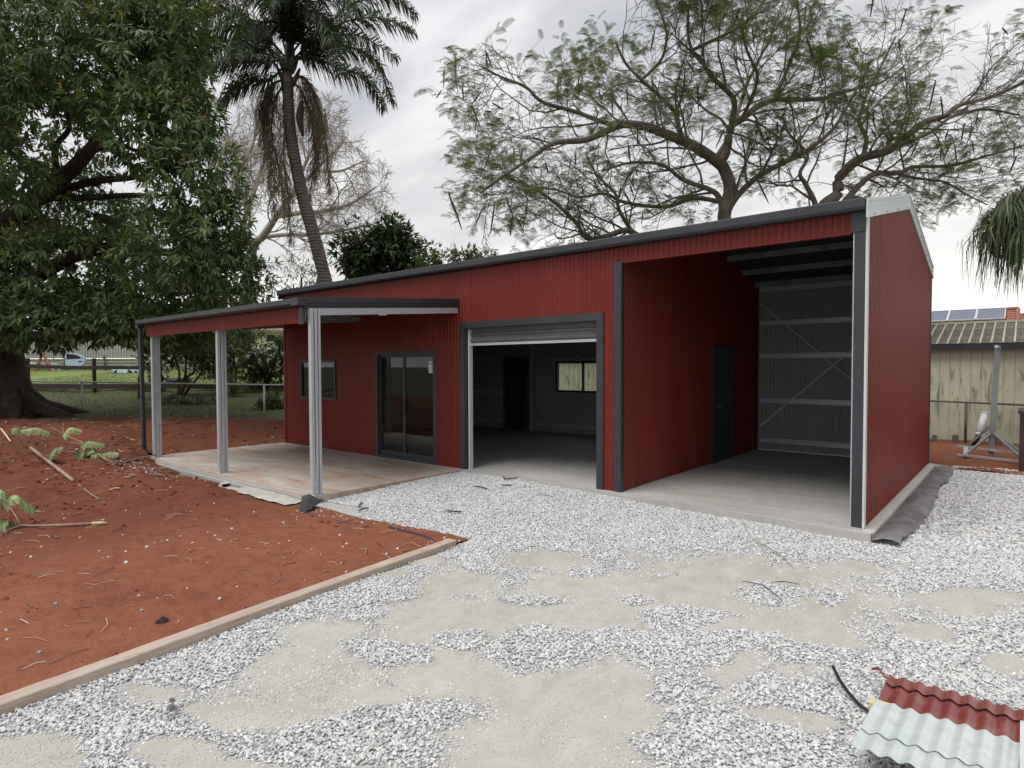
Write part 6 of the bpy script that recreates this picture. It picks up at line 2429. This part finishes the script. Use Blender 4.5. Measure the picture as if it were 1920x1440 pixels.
for x in (4.5, 26.5):
    mb = MB()
    p = at_d(x, 692, 33.55)
    mb.box(p[0] - 0.05, p[0] + 0.05, p[1] - 0.0, p[1] + 0.5, float(land_z(p[0], p[1])) - 0.05, at_d(x, 658, 33.55)[2])
    part('upright', mb, M['white'], cr_)
mb = MB()
c = at_d(28, 664, 33.4)
mb.tube([c - RT0 * 0.16, c - RT0 * 0.13, c + RT0 * 0.13, c + RT0 * 0.16], [0.10, 0.125, 0.125, 0.10], 14)
solo('blue_drum', mb, M['blue'], 'small blue plastic drum resting on top of the slatted crate', 'drum', None, True)
mb = MB()
p = on_land(33, 700, 30)
mb.box(p[0] - 0.06, p[0] + 0.06, p[1] - 0.06, p[1] + 0.06, p[2] - 0.1, at_d(33, 606, 30)[2])
solo('pale_post', mb, M['paling'], 'tall pale post at the left edge beside the white crate', 'post')
# tarp heap and dark tub on the far lawn
mb = MB()
cx2 = on_land(240, 690, 36)
for k in range(1):
    X, Y = np.meshgrid(np.linspace(-1, 1, 24), np.linspace(-1, 1, 12))
    R2 = np.clip(1 - X ** 2 - Y ** 2, 0, 1)
    PX_ = cx2[0] + RT0[0] * X * 1.0 + FH[0] * Y * 0.6
    PY_ = cx2[1] + RT0[1] * X * 1.0 + FH[1] * Y * 0.6
    mb.grid(PX_, PY_, cx2[2] - 0.03 + 0.42 * np.sqrt(R2) * (0.7 + 0.6 * fbm(X * 2 + 5, Y * 2, 7)), X ** 2 + Y ** 2 < 1.1)
solo('tarp_heap', mb, M['tarp'], 'faded blue tarp covering a low heap by the fence', 'tarp', None, True)
mb = MB()
c = on_land(337, 708, 27)
mb.tube([c + (0, 0, 0.0), c + (0, 0, 0.08), c + (0, 0, 0.20), c + (0, 0, 0.26)], [0.42, 0.50, 0.50, 0.40], 18)
solo('black_tyre', mb, M['black'], 'black tyre shape lying on the grass between the thin trunks', 'tyre', None, True)
# cream house glimpsed above the hedge
hb = on_land(520, 660, 52)
hs = thing('cream_house', 'cream house with brown roof glimpsed over the hedge behind the verandah', 'house', hb)
mb = MB()
slab_px(mb, [(440, 618), (600, 622), (600, 690), (440, 690)], 52, 7)
part('wall', mb, M['housewall'], hs)
mb = MB()
V = [at_d(430, 617, 51.4), at_d(615, 621, 51.4), at_d(580, 600, 55.5), at_d(462, 596, 55.5), at_d(430, 617, 60), at_d(615, 621, 60)]
V2 = [v - np.array((0, 0, 0.18)) for v in V]
mb.add(V + V2, [(1, 5, 2), (4, 0, 3)], [(0, 1, 2, 3), (5, 4, 3, 2), (0, 6, 7, 1), (1, 7, 11, 5), (6, 10, 11, 7), (4, 10, 6, 0)])
part('roof', mb, M['housetile'], hs)
for xa, xb in ((462, 474), (500, 514)):
    mb = MB()
    slab_px(mb, [(xa, 628), (xb, 628), (xb, 640), (xa, 640)], 51.97, 0.02)
    part('window', mb, M['black'], hs)
mb = MB()
slab_px(mb, [(380, 655), (560, 655), (560, 690), (380, 690)], 41, 0.1)
solo('far_wall', mb, M['paling'], 'pale boundary wall seen in slivers behind the garden trees', 'wall')

# ================================================================== NEIGHBOURS AT THE RIGHT
nb_ = thing('cream_shed', 'long cream steel shed with a mossy ribbed roof beyond the wire fence', 'shed', (-3, 12, -0.1))
pr = [(0, 0), (0.012, 0.018), (0.185, 0.018), (0.197, 0), (0.21, 0)]
PW = 0.2085
first = None
for k in range(int(23 / PW)):
    x0 = 4.3 - (k + 1) * PW
    if first is None:
        m = MB()
        V = [(a, -b, z) for z in (0.0, 2.38) for a, b in pr]
        V += [(a, 0.01 - b * 0.98, z) for z in (0.0, 2.38) for a, b in pr]
        m.add(V, None, [(i, i + 1, i + 6, i + 5) for i in range(4)])
        first = part('wall_panel', m, M['cream'], nb_)
        c0 = first.location.copy()
        first.location = Vector((x0 + PW / 2 + 3, 11.0 - 12, 0.0))
    else:
        o = first.copy()
        COL.objects.link(o)
        o.parent = nb_
        o.location = Vector((x0 + PW / 2 + 3, 11.0 - 12, 0.0))
mb = MB()
mb.box(-18.6, 4.28, 11.02, 16.0, -0.1, 2.30)
part('body', mb, M['housewall'], nb_)
RP = 0.215
first = None
zr0, zr1, yr0, yr1 = 2.33, 2.93, 10.86, 13.2
for k in range(int(23.2 / RP)):
    x0 = 4.4 - (k + 1) * RP
    if first is None:
        m = MB()
        prr = [(0.0, 0.0), (RP - 0.045, 0.0), (RP - 0.035, 0.035), (RP - 0.01, 0.035), (RP, 0.0)]
        for s in range(5):
            f0, f1 = s / 5, (s + 1) / 5
            V = [(a, yr0 + (yr1 - yr0) * f, zr0 + (zr1 - zr0) * f + b + 0.002 * s) for f in (f0, f1) for a, b in prr[:2]]
            m.add(V, None, [(0, 1, 3, 2)])
        first = part('roof_panel', m, M['lichen'], nb_)
        base_l = first.location.copy()
        m = MB()
        V = [(a, yr0 + (yr1 - yr0) * f, zr0 + (zr1 - zr0) * f + b) for f in (0, 1) for a, b in prr[1:]]
        m.add(V, None, [(i, i + 1, i + 5, i + 4) for i in range(3)] + [(0, 3, 2, 1)])
        rib = part('rib', m, M['rib'], first)
        rib_l = rib.location.copy()
        first.location = base_l + Vector((x0, 0, 0))
    else:
        o = first.copy()
        COL.objects.link(o)
        o.parent = nb_
        o.location = base_l + Vector((x0, 0, 0))
        r = rib.copy()
        COL.objects.link(r)
        r.parent = o
        r.location = rib_l
mb = MB()
mb.box(-18.7, 4.4, yr1 - 0.08, yr1 + 0.1, zr1 + 0.0, zr1 + 0.06)
part('ridge_cap', mb, M['rib'], nb_)
mb = MB()
mb.box(-18.7, 4.4, 10.76, 10.87, 2.17, 2.31)
part('gutter', mb, M['dark'], nb_)
mb = MB()
mb.add([(-18.7, yr1 + 0.02, zr1), (4.4, yr1 + 0.02, zr1), (4.4, 16.1, 2.3), (-18.7, 16.1, 2.3)], None, [(0, 1, 2, 3)])
part('roof', mb, M['lichen'], nb_)

# tiled house with solar panels
HY = 26.0
th = thing('tiled_house', 'house with an orange red tiled roof behind the cream shed', 'house', (0, 29, -0.1))
mb = MB()
mb.box(-5.6, 0.9, HY + 0.6, HY + 8, -0.1, 3.3)
mb.box(0.9, 8.0, HY + 1.4, HY + 8, -0.1, 3.2)
part('wall', mb, M['housewall'], th)


def tile_roof(x0, x1, y0, y1, z0, z1):
    nx = int((x1 - x0) / 0.05)
    rows = max(3, int(math.hypot(y1 - y0, z1 - z0) / 0.32))
    m = MB()
    xs2 = np.linspace(x0, x1, nx)
    for r in range(rows):
        f0, f1 = r / rows, (r + 1.06) / rows
        wv = 0.028 * np.abs(np.sin(np.pi * xs2 / 0.21))
        A = np.stack([xs2, np.full(nx, y0 + (y1 - y0) * f0), z0 + (z1 - z0) * f0 + 0.045 + wv], 1)
        A0 = A - (0, 0, 0.05)
        B2 = np.stack([xs2, np.full(nx, y0 + (y1 - y0) * f1), z0 + (z1 - z0) * f1 + 0.005 + wv], 1)
        i = np.arange(nx - 1)
        m.add(np.vstack([A0, A, B2]), None, np.vstack([np.stack([i, i + 1, i + 1 + nx, i + nx], -1), np.stack([i + nx, i + 1 + nx, i + 1 + 2 * nx, i + 2 * nx], -1)]))
    return m


part('roof', tile_roof(-6, 1.05, HY, HY + 2.2, 3.40, 4.28), M['tile'], th)
part('roof', tile_roof(1.06, 8.2, HY + 0.9, HY + 2.9, 3.30, 4.04), M['tile'], th)
mb = MB()
mb.add([(-6, HY + 2.2, 4.28), (1.05, HY + 2.2, 4.28), (1.05, HY + 5, 2.9), (-6, HY + 5, 2.9)], None, [(0, 1, 2, 3)])
mb.add([(1.05, HY, 3.40), (1.05, HY + 2.2, 4.28), (1.05, HY + 5, 2.9)], [(0, 2, 1)])
part('rear_roof', mb, M['tile'], th)
mb = MB()
mb.tube([(-6, HY + 2.2, 4.33), (1.08, HY + 2.2, 4.33)], 0.10, 8)
mb.tube([(1.06, HY + 2.9, 4.08), (8.2, HY + 2.9, 4.08)], 0.10, 8)
mb.tube([(1.05, HY - 0.02, 3.46), (1.05, HY + 2.2, 4.32)], 0.08, 8)
part('ridge_tiles', mb, M['tile'], th, True)
sx = (0.62, -0.42, -1.46, -2.50, -3.54)
labs = ['rightmost solar panel on the tiled roof near its gable end', 'second solar panel from the gable end of the tiled roof', 'third solar panel from the gable end of the tiled roof', 'solar panel on the tiled roof nearest to the red shed wall', 'solar panel on the tiled roof half hidden by the red shed']
for x, lab in zip(sx, labs):
    f = lambda t: (HY + 2.2 * t, 3.40 + 0.88 * t + 0.17)
    (ya, za), (yb, zb2) = f(0.30), f(0.90)
    t_ = thing('solar_panel', lab, 'solar panel', (x - 0.5, ya, za - 0.1), 'solar panels on the tiled roof')
    nrm = np.array((0, -(zb2 - za), yb - ya))
    nrm /= np.linalg.norm(nrm)
    mb = MB()
    a, b = np.array((x - 0.5, ya, za)), np.array((x - 0.5, yb, zb2))
    mb.bar(a, b, 1.0, 0.03, nrm)
    part('cell_sheet', mb, M['panel'], t_)
    mb = MB()
    for s in (-1, 1):
        mb.bar(a + (s * 0.5, 0, 0) + nrm * 0.01, b + (s * 0.5, 0, 0) + nrm * 0.01, 0.035, 0.06, nrm)
    d_ = (b - a) / np.linalg.norm(b - a)
    for e2 in (a - d_ * 0.02, b + d_ * 0.02):
        mb.bar(e2 - (0.51, 0, 0) + nrm * 0.01, e2 + (0.51, 0, 0) + nrm * 0.01, 0.035, 0.06, nrm)
    part('frame', mb, M['pale_trim'], t_)
    mb = MB()
    for s in (-0.35, 0.35):
        mb.bar(a + (s, 0.1, -0.02), a + (s, 0.1, -0.22), 0.04, 0.04, (0, 1, 0))
        mb.bar(b + (s, -0.1, -0.02), b + (s, -0.1, -0.22), 0.04, 0.04, (0, 1, 0))
    part('bracket', mb, M['galv'], t_)

# chain wire fence at the right
FY = 10.2
rf = thing('mesh_fence', 'chain wire fence with dark pipe rail in front of the cream shed', 'fence', (0, FY, -0.1))
mb = MB()
mb.tube([(-6, FY, 1.02), (0.0, FY, 0.93), (4.5, FY, 0.84)], 0.022, 8)
part('rail', mb, M['pipe_dark'], rf, True)
for x in (-2.7, 0.30, 3.3):
    mb = MB()
    mb.tube([(x, FY, -0.2), (x, FY, 0.91)], 0.03, 8)
    part('post', mb, M['pipe_dark'], rf, True)
mb = MB()
for k in range(-20, 110):
    x = -4 + k * 0.075
    for s in (-1, 1):
        mb.bar((x, FY + 0.02 * s, -0.08), (x + s * 0.95, FY + 0.02 * s, 0.90), 0.0045, 0.0045)
part('mesh', mb, M['mesh_wire'], rf, False, None, 'stuff')
for k, (px_, py_, w, h, lab) in enumerate(((1752, 826, 0.09, 0.17, 'small grey stump nearest the shed along the fence foot'), (1791, 830, 0.12, 0.2, 'wider grey stump just left of the fence post'), (1868, 838, 0.2, 0.22, 'dark block at the fence foot behind the steel stand'))):
    p = at_Y(px_, py_, FY - 0.1)
    mb = MB()
    mb.box(p[0] - w / 2, p[0] + w / 2, FY - 0.16, FY - 0.05, -0.12, -0.05 + h)
    mb.box(p[0] - w / 2 - 0.01, p[0] + w / 3, FY - 0.17, FY - 0.06, -0.12, -0.10 + h * 0.6)
    solo('timber_stump', mb, M['brickstub'], lab, 'stump', 'stumps along the fence')
# tall galvanised stand
SB = at_z(1858, 852, -0.05)
sd_ = thing('steel_stand', 'galvanised steel post standing on a braced base frame by the fence', 'stand', SB)
top = at_Y(1871, 648, SB[1] + 0.15)
mb = MB()
mb.bar(SB, top, 0.10, 0.10, (0, 1, 0))
part('post', mb, M['dull'], sd_)
mb = MB()
c = top + (0, 0, 0.0)
mb.tube([c - (0.02, 0.06, 0.02), c - (0.02, 0.09, 0.02)], 0.035, 10)
part('cap', mb, M['white'], sd_)
L0, R0 = at_z(1795, 852, -0.02), at_z(1925, 866, -0.02)
L1_, R1 = at_z(1795, 836, 0.05), at_z(1925, 852, 0.05)
for a, b in ((L0, R0), (L1_, R1)):
    mb = MB()
    mb.bar(a, b, 0.05, 0.04)
    part('rail', mb, M['galv'], sd_)
lc = at_z(1811, 853, -0.02)
lc2 = at_z(1811, 838, 0.05)
mb = MB()
mb.bar(lc, lc2, 0.08, 0.04)
part('rail', mb, M['galv'], sd_)
hub = SB * 0.72 + top * 0.28
hub2 = SB * 0.8 + top * 0.2
for e2 in (lc, lc2, at_z(1918, 862, 0.0), at_z(1918, 850, 0.05)):
    mb = MB()
    mb.bar(hub if e2 is lc2 else hub2, e2, 0.042, 0.042)
    part('brace', mb, M['dull'], sd_)
# white tube leaning by the stand
pt = thing('plastic_tube', 'white plastic tube leaning on the fence behind the stand', 'tube', at_Y(1838, 828, FY - 0.25))
a, b = at_Y(1836, 812, FY - 0.3), at_Y(1846, 776, FY - 0.12)
mb = MB()
mb.tube([a, a * 0.5 + b * 0.5, b], 0.072, 14)
part('barrel', mb, M['white'], pt, True)
mb = MB()
mb.tube([b, b + (b - a) * 0.06], 0.08, 14)
mb.tube([a - (b - a) * 0.12, a], [0.05, 0.07], 14)
part('collar', mb, M['white'], pt, True)
mb = MB()
mb.tube([a - (b - a) * 0.12, at_Y(1832, 822, FY - 0.35), at_Y(1824, 836, FY - 0.35)], [0.05, 0.06, 0.03], 8)
part('nozzle', mb, M['black'], pt, True)
# dark brown bin cut by the right edge
p0 = at_z(1910, 882, -0.1)
bn2 = thing('brown_bin', 'dark brown steel bin with a thick rim cut off by the right edge', 'bin', (p0[0] + 0.6, p0[1] + 0.3, -0.1))
x0, x1, y0, y1, zt = p0[0], p0[0] + 1.5, p0[1] - 0.1, p0[1] + 1.0, 0.93
mb = MB()
mb.box(x0, x0 + 0.05, y0, y1, -0.12, zt)
mb.box(x0 + 0.05, x1, y0, y0 + 0.05, -0.12, zt)
mb.box(x1, x1 + 0.05, y0, y1, -0.12, zt)
mb.box(x0 + 0.05, x1, y1 - 0.05, y1, -0.12, zt)
part('side', mb, M['rustbrown'], bn2)
mb = MB()
mb.box(x0 - 0.025, x1 + 0.07, y0 - 0.03, y0 + 0.07, zt + 0.001, zt + 0.05)
mb.box(x0 - 0.025, x0 + 0.07, y0 + 0.07, y1, zt + 0.001, zt + 0.05)
part('rim', mb, M['rustbrown'], bn2)
